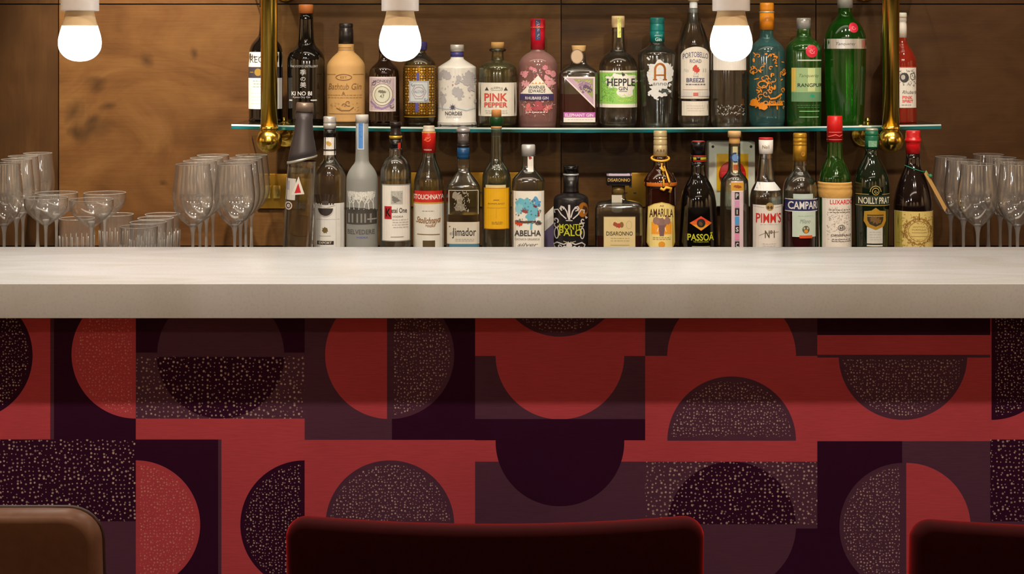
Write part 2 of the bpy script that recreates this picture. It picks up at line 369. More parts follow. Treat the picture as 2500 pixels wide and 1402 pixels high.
# bar front: patterned wallpaper panel
DP = 2.14
def wallmap(px, py, lift): return (WX(px, DP), DP - lift, WZ(py, DP))
def paper(c, dots=None, dotcol=(222, 196, 186)):
    m, nt, p = nodes('wallpaper'); N = nt.nodes.new; Lk = nt.links.new
    tc = N('ShaderNodeTexCoord'); sp = N('ShaderNodeSeparateXYZ'); cb = N('ShaderNodeCombineXYZ'); Lk(tc.outputs['Object'], sp.inputs[0]); Lk(sp.outputs[0], cb.inputs[0]); Lk(sp.outputs[2], cb.inputs[1])
    nz = N('ShaderNodeTexNoise'); mp = N('ShaderNodeMapping'); mp.inputs['Scale'].default_value = (40, 500, 1); Lk(cb.outputs[0], mp.inputs['Vector']); Lk(mp.outputs[0], nz.inputs['Vector']); nz.inputs['Scale'].default_value = 1
    n2 = N('ShaderNodeTexNoise'); Lk(cb.outputs[0], n2.inputs['Vector']); n2.inputs['Scale'].default_value = 7; n2.inputs['Detail'].default_value = 4
    ad = N('ShaderNodeMath'); ad.operation = 'ADD'; Lk(nz.outputs['Fac'], ad.inputs[0]); Lk(n2.outputs['Fac'], ad.inputs[1])
    rp = N('ShaderNodeValToRGB'); L = lin(c); rp.color_ramp.elements[0].position = .6; rp.color_ramp.elements[1].position = 1.0
    hf = N('ShaderNodeMath'); hf.operation = 'MULTIPLY'; hf.inputs[1].default_value = .8; Lk(ad.outputs[0], hf.inputs[0])
    rp.color_ramp.elements[0].color = (*[v * .91 for v in L], 1); rp.color_ramp.elements[1].color = (*[v * 1.09 for v in L], 1); Lk(hf.outputs[0], rp.inputs[0]); out = rp.outputs[0]
    if dots:
        sc, rad = dots
        vo = N('ShaderNodeTexVoronoi'); vo.voronoi_dimensions = '2D'; vo.inputs['Scale'].default_value = sc; vo.inputs['Randomness'].default_value = .72; Lk(cb.outputs[0], vo.inputs['Vector'])
        s2 = N('ShaderNodeSeparateXYZ'); Lk(vo.outputs['Color'], s2.inputs[0])
        th = N('ShaderNodeMath'); th.operation = 'MULTIPLY_ADD'; th.inputs[1].default_value = rad * .8; th.inputs[2].default_value = rad * .55; Lk(s2.outputs[0], th.inputs[0])
        df = N('ShaderNodeMath'); df.operation = 'SUBTRACT'; Lk(th.outputs[0], df.inputs[0]); Lk(vo.outputs['Distance'], df.inputs[1])
        sm = N('ShaderNodeMapRange'); sm.inputs[1].default_value = -.03; sm.inputs[2].default_value = .08; Lk(df.outputs[0], sm.inputs[0])
        br = N('ShaderNodeMath'); br.operation = 'MULTIPLY_ADD'; br.inputs[1].default_value = .6; br.inputs[2].default_value = .4; Lk(s2.outputs[1], br.inputs[0])
        fm = N('ShaderNodeMath'); fm.operation = 'MULTIPLY'; Lk(sm.outputs[0], fm.inputs[0]); Lk(br.outputs[0], fm.inputs[1])
        mi = N('ShaderNodeMix'); mi.data_type = 'RGBA'; Lk(fm.outputs[0], mi.inputs[0]); Lk(out, mi.inputs[6]); mi.inputs[7].default_value = (*lin(dotcol), 1); out = mi.outputs[2]
    Lk(out, p.inputs['Base Color']); p.inputs['Roughness'].default_value = .75; p.inputs['Specular IOR Level'].default_value = .12; return m
cR, cD, cP = (205, 80, 92), (56, 14, 48), (94, 58, 82)
wR, wD, wP = paper(cR), paper(cD), paper(cP)
BIGD, SMD = (168, .215), (226, .225)
wDb, wPb = paper(cD, BIGD), paper(cP, BIGD)
wDs, wPs, wRs = paper(cD, SMD), paper(cP, SMD), paper(cR, SMD, (232, 158, 146))
def clip_top(sh, top=768):
    V = [(x, max(y, top)) for x, y in sh[1]]; return ('mesh', V, sh[2], sh[3], sh[4])
def half(cx, cy, r, a0, a1, m): return clip_top(E(cx, cy, r, r, m, a0=a0, a1=a1, N=80))
def hdot(cx, cy, side, base, dot, r=157, ins=10, full=False):
    """dotted half disc with a plain rim"""
    a = {'r': (-90, 90), 'l': (90, 270), 'u': (180, 360), 'd': (0, 180)}[side]
    dx, dy = {'r': (ins, 0), 'l': (-ins, 0), 'u': (0, -ins), 'd': (0, ins)}[side]
    k = r - ins; t0 = math.asin(ins / k); A0, A1 = math.radians(a[0]) + t0, math.radians(a[1]) - t0
    pts = [(cx + k * math.cos(A0 + (A1 - A0) * i / 40), cy + k * math.sin(A0 + (A1 - A0) * i / 40)) for i in range(41)]
    return half(cx, cy, r, a[0], a[1], base), clip_top(P(pts, dot))
BOT = 1960
def wallpaper_unit(s):
    q = []
    def r(x0, y0, x1, y1, m): q.append(R(x0 + s, y0, x1 + s, y1, m))
    def h(cx, cy, rr, a0, a1, m): q.append(half(cx + s, cy, rr, a0, a1, m))
    def hd(cx, cy, side, b, d): q.extend(hdot(cx + s, cy, side, b, d))
    T0 = 768
    r(-80, T0, 123, 1073, wR); r(123, T0, 132, 1073, wP); r(132, T0, 332, 1073, wD)
    hd(-77, 868, 'r', wD, wDs); hd(332, 865, 'l', wR, wRs)
    r(-80, 1073, 332, 1273, wDb); r(-80, 1273, 332, 1280, wP); r(-80, 1280, 332, BOT, wP); h(120, 1470, 157, 0, 360, wD)
    r(332, T0, 744, 862, wD); h(539, 866, 155, 180, 360, wP); r(332, 861, 744, 870, wP); r(332, 870, 744, 1022, wPb); h(539, 866, 156, 2, 178, wDb)
    r(332, 1022, 744, 1073, wR); r(332, 1073, 533, BOT, wD); r(533, 1073, 541, BOT, wP); r(541, 1073, 744, BOT, wR)
    hd(332, 1281, 'r', wR, wRs); hd(744, 1281, 'l', wD, wDs)
    r(744, T0, 957, 1074, wP); r(957, T0, 1160, 1074, wD); h(951, 866, 157, 90, 270, wR); r(945, T0, 957, 1074, wP); hd(952, 866, 'r', wP, wPs)
    r(744, 1074, 1160, BOT, wR); hd(952, 1281, 'u', wP, wPs); 
    r(1160, T0, 1575, 869, wR); hd(1367, 665, 'd', wP, wPs); r(1160, 869, 1575, 1023, wP); h(1367, 867, 157, 0, 180, wR); r(1160, 1023, 1575, 1075, wD)
    r(1160, 1075, 1575, 1127, wR); r(1160, 1127, 1575, BOT, wP); h(1367, 1079, 157, 0, 180, wD); r(1210, 1074, 1524, 1080, wD)
    r(1575, T0, 1995, 869, wP); h(1786, 869, 157, 180, 360, wR); r(1575, 869, 1995, 1127, wR); hd(1786, 1076, 'u', wP, wPs)
    r(1575, 1127, 1995, 1284, wPb); h(1786, 1284, 157, 180, 360, wDb); r(1575, 1280, 1995, 1290, wP); r(1575, 1290, 1995, BOT, wD); h(1786, 1284, 157, 0, 180, wP)
    r(1995, T0, 2417, 818, wD); r(1995, 818, 2417, 866, wR); r(1995, 866, 2417, 1077, wR); hd(2204, 868, 'd', wP, wPs); r(1995, 866, 2417, 873, wP)
    r(1995, 1077, 2202, BOT, wD); r(2202, 1077, 2417, BOT, wP); hd(2206, 1287, 'l', wP, wPs); r(2204, 1129, 2212, 1445, wP); h(2212, 1287, 157, -90, 90, wR)
    return q
bar = thing('bar_counter', 'long bar with white stone top over a burgundy and purple geometric wallpaper front', 'bar counter', (0, DP, 0))
loc0 = (0, -DP, 0)
core = box('bar_carcass', -3.4, 3.4, DP + .002, 2.44, 0, 1.052, mat((40, 28, 26), .7), bar); core.location = loc0
qs = []
for s in (-2497, 0, 2497): qs += wallpaper_unit(s)
wp = lay('wallpaper_front', qs, bar, wallmap, step=None, eps=.00001, rough=.7); wp.location = loc0
tk = box('toe_kick', -3.4, 3.4, DP - .006, DP + .01, 0, .12, mat((22, 16, 16), .6), bar); tk.location = loc0

m, nt, p = nodes('white_stone'); N = nt.nodes.new; Lk = nt.links.new
tc = N('ShaderNodeTexCoord'); mp = N('ShaderNodeMapping'); mp.inputs['Scale'].default_value = (1.6, 6, 1); Lk(tc.outputs['Object'], mp.inputs[0])
nz = N('ShaderNodeTexNoise'); nz.inputs['Scale'].default_value = 2.4; nz.inputs['Detail'].default_value = 5; nz.inputs['Distortion'].default_value = 1.5; Lk(mp.outputs[0], nz.inputs[0])
rp = N('ShaderNodeValToRGB'); e = rp.color_ramp.elements; e[0].position = .35; e[0].color = (*lin((206, 207, 204)), 1); e[1].position = .66; e[1].color = (*lin((217, 220, 223)), 1)
Lk(nz.outputs['Fac'], rp.inputs[0]); nf = N('ShaderNodeTexNoise'); nf.inputs['Scale'].default_value = 260; nf.inputs['Detail'].default_value = 2; Lk(tc.outputs['Object'], nf.inputs[0])
mi = N('ShaderNodeMix'); mi.data_type = 'RGBA'; mi.blend_type = 'MULTIPLY'; mi.inputs[0].default_value = .35
r2 = N('ShaderNodeValToRGB'); r2.color_ramp.elements[0].position = .3; r2.color_ramp.elements[0].color = (.8, .8, .8, 1); r2.color_ramp.elements[1].position = .5; Lk(nf.outputs['Fac'], r2.inputs[0])
Lk(rp.outputs[0], mi.inputs[6]); Lk(r2.outputs[0], mi.inputs[7]); Lk(mi.outputs[2], p.inputs['Base Color']); p.inputs['Roughness'].default_value = .24
top = box('countertop', -3.45, 3.45, 2.10, 2.491, 1.0529, 1.10, m, bar, bev=.0015); top.location = loc0

# back bar worktop
bb = thing('back_bar', 'dark worktop along the panelled wall under the bottles', 'worktop', (0, 3.25, 0))
for o in (box('worktop', -3.45, 3.45, 3.24, DW - .001, .898, .928, mat((70, 62, 56), .3), bb, .002), box('cabinet_front', -3.45, 3.45, 3.28, DW - .002, .0, .8975, mat((52, 40, 32), .5), bb)): o.location = (0, -3.25, 0)
ZB = .928

# ------------------------------------------------------------------ glass shelves on brass posts
DS0, DS1 = 3.62, 3.826
SX0, SX1 = WX(565, DS0), WX(2298, DS0)
ZSH = WZ(303.5, DS0); SAG = .0085; SXC = (SX0 + SX1) / 2; SXH = (SX1 - SX0) / 2
def shelf_z(x): return ZSH - SAG * max(0, 1 - ((x - SXC) / SXH) ** 2)
TH = .0115
def glass_shelf(zoff, label):
    t = thing('glass_shelf', label, 'shelf', (SXC, DS0, ZSH + zoff), 'glass shelves over the back bar')
    bm = bmesh.new(); N = 40; rows = []
    for i in range(N + 1):
        x = SX0 + (SX1 - SX0) * i / N; z = shelf_z(x) - ZSH
        rows.append([bm.verts.new((x - SXC, y, z - dz)) for y, dz in ((0, TH - .0008), (0, .0036), (.0022, 0), (DS1 - DS0, 0), (DS1 - DS0, TH), (.001, TH))])
    for a, b in zip(rows, rows[1:]):
        for k in range(6):
            j = (k + 1) % 6; f = bm.faces.new((a[k], a[j], b[j], b[k])); f.material_index = 1 if k in (5, 0) else (2 if k == 1 else 0)
    for rw in (rows[0], rows[-1]): f = bm.faces.new(rw); f.material_index = 1
    bmesh.ops.recalc_face_normals(bm, faces=bm.faces[:])
    em, nt, p = nodes('glass_edge'); p.inputs['Base Color'].default_value = (*lin((20, 140, 128)), 1); p.inputs['Roughness'].default_value = .12; p.inputs['Transmission Weight'].default_value = .35
    nz = nt.nodes.new('ShaderNodeTexNoise'); nz.inputs['Scale'].default_value = 9; tcn = nt.nodes.new('ShaderNodeTexCoord'); nt.links.new(tcn.outputs['Object'], nz.inputs[0])
    rr = nt.nodes.new('ShaderNodeValToRGB'); rr.color_ramp.elements[0].position = .35; rr.color_ramp.elements[0].color = (*lin((4, 62, 48)), 1); rr.color_ramp.elements[1].position = .65; rr.color_ramp.elements[1].color = (*lin((24, 132, 142)), 1)
    nt.links.new(nz.outputs['Fac'], rr.inputs[0]); nt.links.new(rr.outputs[0], p.inputs['Base Color'])
    bm_link('glass_pane', bm, [thin((242, 248, 245), 1.5, .03, (226, 238, 232)), em, mat((150, 164, 156), .25)], t, smooth=False)  # pale front bevel: ground edge, with its bright reflected line put into the colour
    return t
glass_shelf(0, 'long clear glass shelf with green edge carrying the upper row of bottles')
glass_shelf(.362, 'empty upper glass shelf high on the brass posts')
BR = mat((255, 214, 100), .2, 1)
def post(px, label):
    x = WX(px, 3.58); t = thing('brass_post', label, 'shelf post', (x, 3.58, 0), 'brass posts of the shelf rack')
    r = .0192; zs = WZ(343, 3.58)
    bm_link('tube', lathe([(2.749, r), (zs + .022, r)], seg=48), BR, t, sharp=.6)
    for k, z in enumerate((zs, zs + .362)):
        b = bmesh.new(); bmesh.ops.create_uvsphere(b, u_segments=48, v_segments=28, radius=.0292 if k == 0 else .028)
        bm_link('ball_joint', b, BR, t, (0, 0, z))
        bm_link('collar', lathe(chaikin([(z + .0335, r + .0003), (z + .0325, r + .0016), (z + .026, r + .0020), (z + .0235, r + .001)], 1), seg=48), BR, t, sharp=.6)
        if k: bm_link('top_collar', lathe(chaikin([(z - .024, r + .001), (z - .026, r + .0022), (z - .036, r + .0022), (z - .038, r + .0003)], 1), seg=48), BR, t, sharp=.6)
        b = bmesh.new(); tube([(0, .02, z), (0, DW - 3.58 - .001, z)], .009, 20, b); bm_link('bracket_rod', b, BR, t)
        b = lathe(chaikin([(.022, .012), (.0215, .013), (.012, .014), (.008, .030), (.003, .0335), (0, .0335)], 2), seg=40)
        o = bm_link('wall_flange', b, BR, t, (0, DW - 3.58 - .0002, z)); o.rotation_euler.x = math.pi / 2
    sh = shelf_z(x)
    for k, zo in enumerate((0, .362)):
        zz = sh + zo; zr = zs + zo
        bm_link('shelf_clip', lathe(chaikin([(zz - TH - .0004, .010), (zz - TH - .003, .011), (zr + .007, .007)], 1), seg=24), BR, t, (0, .236, 0), sharp=.6)
        bm_link('clip_knob', lathe(chaikin([(zz + .009, .002), (zz + .009, .005), (zz + .003, .0065), (zz + .0004, .007)], 1), seg=24), BR, t, (0, .236, 0), sharp=.6)
    return t
post(657, 'polished brass post with ball end in front of the dark wine bottle')
post(2175, 'polished brass post with ball end in front of the red spirit bottle')

# ------------------------------------------------------------------ bottles
DU, DL = 3.735, 3.50
class Bottle:
    def __init__(s, name, label, cx, d, prof, body, row='u', n=2.0, bd=1.0, liquid=None, level=None, cat='bottle', tilt=0, wall=.0032, thick=.010, sol=2):
        s.d = d; s.S = F / d; s.cx = cx; s.x = WX(cx, d); s.n = n; s.bd = bd
        s.z0 = (shelf_z(s.x) + .0003) if row == 'u' else ZB + .0003
        s.root = thing(name, label, cat, (s.x, d, s.z0), 'bottles on the glass shelf' if row == 'u' else 'bottles on the back bar')
        s.root.rotation_euler.y = tilt
        pz = [(WZ(y, d) - s.z0, h / s.S) for y, h in prof]
        lz, lh = pz[-1]
        pz += [(.006, lh), (.0, lh * .985), (0, lh * .90)]
        s.prof = chaikin(pz, sol); s.raw = pz
        opaque = not body.name.startswith('glass')
        bm = lathe(s.prof, n, bd, close=(True, True))
        if opaque: pass
        else:
            lv = (WZ(level, d) - s.z0) if level else pz[0][0] - .012
            inner = [(z, max(r - wall, .002)) for z, r in s.prof if z < pz[0][0] - .0015 and z > lv + .0015]
            inner = inner + [(lv, max(s.rad(lv) - wall, .002))] if inner else []
            if len(inner) > 1: lathe(inner, n, bd, bm=bm, flip=True)
            if liquid:
                lq = [(z, max(r - wall, .002)) for z, r in s.prof if z < lv - .001 and z > thick + .001]
                lq = [(lv - .0004, max(s.rad(lv) - wall, .002))] + lq + [(thick, max(s.rad(thick) - wall - .001, .002))]
                bm_link('liquid', lathe(lq, n, bd), tint(liquid), s.root, sharp=.7)
        bm_link('bottle_body', bm, body, s.root, sharp=.9)
    def rad(s, z, prof=None):
        p = prof or s.prof
        if z >= p[0][0]: return p[0][1]
        for a, b in zip(p, p[1:]):
            if b[0] <= z <= a[0]:
                t = (a[0] - z) / ((a[0] - b[0]) or 1e-9); return a[1] + (b[1] - a[1]) * t
        return p[-1][1]
    def cap(s, prof, m, name='cap', n=2.0, bd=1.0, sm=1, label=None, close=True):
        pz = [(WZ(y, s.d) - s.z0, h / s.S) for y, h in prof]; pz = chaikin([pz[0]] + pz, sm) if sm else pz
        o = bm_link(name, lathe(pz, n, bd, close=(close, close)), m, s.root, sharp=.6)
        if label: o['label'] = label
        s.last = (pz, n, bd); return s
    def deco(s, shapes, name='label', on='body', lift=.0004, step=6, label=None, rough=.5, zs='auto', flat=None):
        prof, n, bd = (s.prof, s.n, s.bd) if on == 'body' else s.last
        def mp(px, py, l):
            x = (px - s.cx) / s.S; z = WZ(py, s.d) - s.z0; a = s.rad(z, prof) + lift + l; a = max(a, 1e-4)
            if flat is not None: return (x, -flat - l, z)
            # the artwork faces the room: row height corrected for the front surface
            t = min(abs(x) / a, .999); y = a * bd * (1 - t ** n) ** (1 / n)
            if abs(x) > a * .999: x = math.copysign(a * .999, x)
            return (x, -y, z)
        ys = []
        for q in shapes:
            for w in (q if isinstance(q[0], tuple) else (q,)): ys += [v[1] for v in shape_mesh(w)[0]]
        rr = [s.rad(WZ(y, s.d) - s.z0, prof) for y in [min(ys) + (max(ys) - min(ys)) * k / 10 for k in range(11)]]
        zst = (5 if max(rr) - min(rr) > .0008 else None) if zs == 'auto' else zs
        o = lay(name, shapes, s.root, mp, step if n < 4 else 5, zst, rough=rough)
        if label: o['label'] = label
        return s
    def gloss_parts(s): return s

# ---- upper row
DARKG = glass((34, 22, 14)); BLK = mat((10, 8, 8), .07, 0, .7); BROWNG = glass((120, 66, 30))
b = Bottle('wine_bottle', 'dark wine bottle with two white labels, half hidden by the brass post', 649, DU, [(20, 14), (84, 16), (92, 22), (108, 36), (126, 41), (160, 41), (296, 41)], BLK)
b.cap([(-22, 15), (18, 15.5)], mat((30, 14, 18), .35), 'capsule')
b.deco([R(608, 127, 690, 163, WHITE), T('REGAL', 645, 145, 62, 16, (70, 66, 62)), R(608, 163, 690, 190, (62, 56, 66)), E(636, 176, 9, 9, (150, 120, 50)), R(614, 175, 624, 177, (150, 120, 50)), R(608, 190, 690, 265, (226, 226, 226)),
        textlines(622, 676, 196, 212, 7, 2.4, (150, 168, 150)), textlines(618, 680, 226, 250, 8, 2, (196, 196, 196)), R(657, 168, 676, 186, (196, 190, 176))])
b = Bottle('gin_bottle', 'glossy black bottle with orange-brown stopper and white vertical characters', 747, DU, [(33, 17.5), (60, 18), (100, 20), (112, 24), (124, 38), (140, 45.5), (155, 46), (298, 45)], BLK)
b.cap([(11, 17), (12, 18), (33, 18)], mat((204, 118, 58), .5), 'stopper')
wt = (205, 205, 205)
b.deco([T('THE KYOTO DISTILLERY', 747, 161.5, 66, 5, wt), T('季', 746, 176, 15, 14, wt, .01), T('の', 746, 192, 12, 10, wt, .01), T('美', 746, 206, 15, 14, wt, .01), T('KI NO BI', 742, 227, 50, 10, (225, 225, 225), .02),
        T('Kyoto Dry Gin', 742, 236.5, 42, 6, wt), R(710, 242, 719, 245, wt), R(764, 242, 778, 245, wt)], 'lettering')
KR = mat((196, 154, 96), .7)
b = Bottle('gin_bottle', 'bottle wrapped in tan kraft paper with black wax top', 845, DU, [(108, 19), (112, 19.5), (127, 19.5), (130, 23), (140, 34), (154, 45), (168, 47.5), (302, 46)], KR)
b.cap([(57, 15), (59, 17), (66, 17), (68, 15.8), (72, 17.5), (110, 18.5)], mat((34, 30, 30), .3, 0, .3), 'wax_seal')
br = (120, 84, 48)
b.deco([Ln([(826, 117), (864, 117)], 1.4, br), Ln([(826, 122), (864, 122)], 1.2, br)], 'neck_wrap')
b.deco([O(844, 188, 20, 8, 2, br), T('EST', 844, 188, 16, 5, br), T('Bathtub Gin', 845, 210, 80, 15, (134, 98, 58), 0, .25), Ln([(800, 181), (824, 181)], 1, br), Ln([(866, 181), (890, 181)], 1, br), T('&', 844, 226, 7, 7, br), textlines(802, 888, 230, 240, 6, 1.6, (160, 122, 76)),
        curl(855, 250, 8, 1.2, 1.6, br, 1), curl(846, 256, 6, 1, 1.5, br, 3), Ln([(826, 262), (838, 268), (858, 268), (868, 260)], 2, br), specks(808, 246, 886, 272, 26, 2.4, (160, 120, 72), 4), Ln([(806, 276), (884, 276)], 1, br)], 'print')
b = Bottle('gin_bottle', 'dark brown apothecary bottle with square lavender label beside the middle lamp', 938, DU, [(126, 12), (138, 12.5), (148, 14), (156, 22), (166, 33), (180, 37.5), (300, 37.5)], mat((34, 20, 14), .07, 0, .6))
b.cap([(112, 11), (114, 13), (128, 13)], mat((60, 40, 30), .5), 'stopper')
lv, gr = (176, 158, 186), (96, 86, 96)
b.deco([R(903, 187, 968, 271, (226, 212, 214)), R(906, 190, 965, 268, (196, 178, 186)), specks(906, 190, 965, 268, 70, 3, (150, 132, 120), 5), T('MONKEY', 936, 197, 44, 7, gr, .01, 0, 2), E(936, 230, 27, 28, (222, 216, 200)), O(936, 230, 26, 27, 1.4, gr), E(936, 230, 19, 20, (208, 210, 190)), O(936, 230, 19, 20, 1.2, (110, 104, 90)),
        T('47', 936, 234, 11, 9, (64, 56, 50)), blob(936, 223, 9, 4, (120, 112, 96), 3), Ln([(907, 246), (922, 260), (936, 264), (950, 258), (964, 240)], 4, (150, 124, 176)), curl(914, 202, 6, 1, 1.4, gr), curl(958, 258, 6, 1, 1.4, gr)])
b = Bottle('gin_bottle', 'clear bottle covered in gold mosaic pattern with pale blue square label', 1025, DU, [(124, 13), (130, 14), (136, 22), (146, 33), (158, 39), (168, 41), (268, 40.5), (286, 38), (304, 33)], CLEAR(), level=150, liquid=(226, 196, 110))
b.cap([(102, 16), (103, 18), (120, 18), (124, 14)], mat((60, 52, 110), .35), 'stopper')
mos = [Ln([(984, 161), (1066, 161)], 1.5, (150, 116, 30)), R(984, 163, 1066, 282, (94, 62, 24), mat((94, 62, 24), .3, .4))]
G1, G2 = mat((214, 160, 40), .28, .8), mat((240, 200, 90), .3, .6)
mo = []; rnd = random.Random(8)
for i in range(13):
    for j in range(17):
        x = 987 + i * 6.4; y = 168 + j * 6.7
        mo.append(E(x, y, 2.5, 2.5, (0, 0, 0), m=G1 if (i + j) % 2 else G2, N=6, rot=.5) if (i * j + i) % 3 else O(x, y, 3.1, 3.1, 1.2, (0, 0, 0), m=G1, N=8))
mos += [many([q for q in mo if q[4] is G1]), many([q for q in mo if q[4] is G2]), Ln([(984, 284), (1066, 284)], 2, (190, 150, 40)), R(1019, 176, 1026, 196, (84, 78, 150)), R(1016, 250, 1024, 272, (84, 78, 150))]
b.deco(mos, 'mosaic_band')
b.deco([R(1001, 197, 1049, 249, (206, 212, 216)), *Frame(1003, 199, 1047, 247, 1.2, (120, 136, 160)), O(1025, 223, 18, 20, 1.2, (130, 140, 160), N=6), O(1025, 223, 13, 12, 1, (190, 130, 130)), T('HALCYON', 1025, 223, 26, 6, (120, 140, 170)), curl(1009, 205, 5, 1, 1.2, (110, 130, 160)), curl(1041, 241, 5, 1, 1.2, (110, 130, 160))], lift=.0012)
WB = mat((236, 234, 228), .16, 0, .5)
b = Bottle('gin_bottle', 'opaque white bottle printed with a grey world map', 1116, DU, [(139, 16), (143, 16), (147, 20), (162, 45), (165, 47), (168, 47), (296, 46.5), (298, 48), (306, 48)], WB, sol=1)
b.cap([(109, 15), (110, 17), (126, 17)], mat((206, 202, 196), .3, .3)); b.cap([(126, 16), (140, 16)], mat((66, 62, 130), .4), 'neck_band')
gy = (188, 186, 190)
b.deco([blob(1090, 182, 11, 13, gy, 4, .2), blob(1076, 186, 5, 8, gy, 6), blob(1082, 240, 8, 15, gy, 2, .2), Ln([(1080, 245), (1081, 260), (1082, 268)], 3, gy), blob(1119, 224, 13, 13, gy, 3, .16), Ln([(1122, 232), (1125, 243)], 9, gy), blob(1147, 192, 17, 17, gy, 8, .25), blob(1122, 190, 6, 8, gy, 12, .2), blob(1152, 214, 8, 9, gy, 22), blob(1118, 200, 6, 4, gy, 19), blob(1161, 246, 3, 5, gy, 5),
        specks(1074, 174, 1160, 240, 20, 2.4, (200, 198, 200), 3, 'blob'), Ln([(1070, 261), (1090, 265), (1116, 262), (1140, 268), (1162, 262)], 1.6, (176, 208, 226)), E(1107, 260, 4.5, 4.5, (70, 66, 96)), many([Ln([(1107 + 8 * math.cos(a), 260 + 8 * math.sin(a)), (1107 - 8 * math.cos(a), 260 - 8 * math.sin(a))], 1.2, (90, 86, 110)) for a in (0, .785, 1.57, 2.356)]),
        E(1107, 206, 1.6, 1.6, (200, 80, 90)), T('NORDES', 1109, 275, 41, 9, (44, 44, 58), .012), T('ATLANTIC GALICIAN GIN', 1109, 284, 36, 3.4, (150, 150, 156)), Ln([(1070, 297), (1162, 297)], 1, (200, 198, 196))], 'print')
OLV = glass((224, 226, 176))
b = Bottle('gin_bottle', 'squat olive-tinted bottle with cork and white label lettered in red', 1215, DU, [(118, 14), (124, 14), (146, 15), (149, 20), (154, 36), (164, 45.5), (174, 47), (296, 47), (306, 44)], OLV, level=186)
ck = mat((204, 158, 92), .8, bump=.5)
b.cap([(103, 15), (104, 16), (119, 16)], ck, 'cork'); b.cap([(118, 18), (120, 21), (124, 21), (126, 17)], CLEAR(), 'glass_collar')
b.cap([(126, 12.5), (143, 12.5)], ck, 'cork')
rd = (214, 82, 66)
b.deco([R(1167, 201, 1262, 282, (232, 228, 214)), P([(1184, 220), (1189, 211), (1194, 220)], (70, 66, 60)), P([(1230, 220), (1235, 211), (1240, 220)], (70, 66, 60)), T('AUDEMUS', 1213, 213, 30, 5, (110, 104, 96), 0, 0, 3), T('PINK', 1211, 236, 56, 19, rd, .025), T('PEPPER', 1211, 254.5, 56, 12, rd, .025), Ln([(1200, 219), (1226, 219)], 1, (170, 160, 150)), textlines(1184, 1240, 268, 276, 5, 1.5, (190, 184, 172))])
PNK = glass((250, 204, 200), body=.28)
b = Bottle('gin_bottle', 'pink gin bottle with tall red capsule and white triangular label', 1313, DU, [(118, 16), (126, 17), (130, 26), (140, 39), (152, 46), (166, 48.5), (280, 47), (310, 44)], PNK, level=152, liquid=(252, 190, 160))
b.cap([(46, 17), (47, 18), (64, 18), (67, 18.6), (69, 17.4), (121, 17.4)], mat((206, 20, 48), .3, 0, .3), 'capsule')
b.deco([R(1306, 48, 1319, 98, (60, 58, 96)), specks(1307, 50, 1318, 96, 22, 2, (200, 200, 210), 2), Ln([(1294, 67), (1332, 67)], 2, (220, 130, 60))], 'tax_strip', 'cap')
pk = (222, 150, 160)
b.deco([*[blob(x, y, r, r * .9, c_, k, .3) for k, (x, y, r, c_) in enumerate(((1280, 180, 9, pk), (1345, 178, 10, pk), (1340, 198, 13, (226, 164, 172)), (1284, 205, 10, (226, 164, 172)), (1300, 168, 7, (206, 130, 146)), (1330, 165, 7, (206, 130, 146)), (1290, 262, 9, (214, 120, 120)), (1336, 262, 9, (214, 120, 120)), (1313, 258, 14, (170, 74, 84))))],
        specks(1270, 162, 1356, 285, 70, 3.4, (232, 190, 190), 6), specks(1270, 162, 1356, 285, 50, 3.2, (186, 96, 110), 9), textlines(1282, 1336, 271, 274, 6, 2.6, (240, 205, 200))], 'floral_print')
b.deco([P([(1313, 183), (1350, 228), (1270, 228)], (238, 234, 222)), P([(1296, 204), (1300, 200), (1304, 204), (1308, 199), (1311, 204)], (226, 160, 60)), P([(1313, 204), (1317, 199), (1321, 204), (1325, 200), (1329, 204)], (226, 160, 60)), T('WARNER', 1310, 212, 40, 8, (52, 48, 60), .01), T('EDWARDS', 1310, 221, 40, 8, (52, 48, 60), .01),
        R(1269, 228, 1351, 244, (62, 52, 96)), T('RHUBARB GIN', 1310, 238, 56, 7, (232, 222, 228), .01)], lift=.0012)
b = Bottle('gin_bottle', 'square-shouldered bottle of dark red gin with cork and diagonal triangle label', 1413, DU, [(124, 15), (134, 16), (152, 17), (158, 22), (168, 38), (178, 47), (186, 48), (306, 47)], glass((238, 240, 236)), n=4.5, bd=.62, level=229, liquid=(205, 62, 50), sol=1)
b.cap([(111, 17), (112, 17.5), (124, 16), (126, 15)], mat((212, 174, 116), .8), 'cork')
b.deco([E(1408, 138, 15.5, 18, (196, 170, 140)), O(1408, 138, 15.5, 18, 2, (120, 100, 84))], 'seal', flat=.0175, step=None)
b.deco([P([(1374, 187), (1451, 187), (1451, 263)], (232, 220, 220)), P([(1381, 190), (1448, 190), (1448, 256)], (190, 160, 184)), P([(1398, 192), (1446, 192), (1446, 240)], (150, 156, 96)), blob(1426, 205, 16, 8, (150, 120, 150), 3), blob(1433, 216, 9, 10, (96, 76, 104), 4), Ln([(1414, 210), (1420, 222), (1424, 226)], 5, (120, 100, 130)), specks(1404, 192, 1446, 226, 30, 3, (206, 196, 150), 5)])
b.deco([R(1375, 273, 1452, 286, (186, 96, 178)), T('ELEPHANT GIN', 1413, 280, 68, 7.5, (236, 220, 234), .015), R(1375, 286, 1452, 297, (232, 228, 222)), textlines(1384, 1446, 290, 292, 6, 2, (200, 196, 192))], 'bottom_label')
b = Bottle('gin_bottle', 'round clear bottle with wooden cork and white and green label', 1509, DU, [(60, 14.5), (90, 15.5), (118, 17.5), (126, 20), (129, 26), (140, 38), (156, 46), (168, 47), (290, 47), (308, 44)], CLEAR(), level=128)
b.cap([(39, 15), (40, 16), (66, 16), (68, 14.5)], mat((218, 188, 142), .7), 'cork'); b.cap([(68, 10.5), (102, 10.5)], mat((206, 176, 130), .8), 'cork')
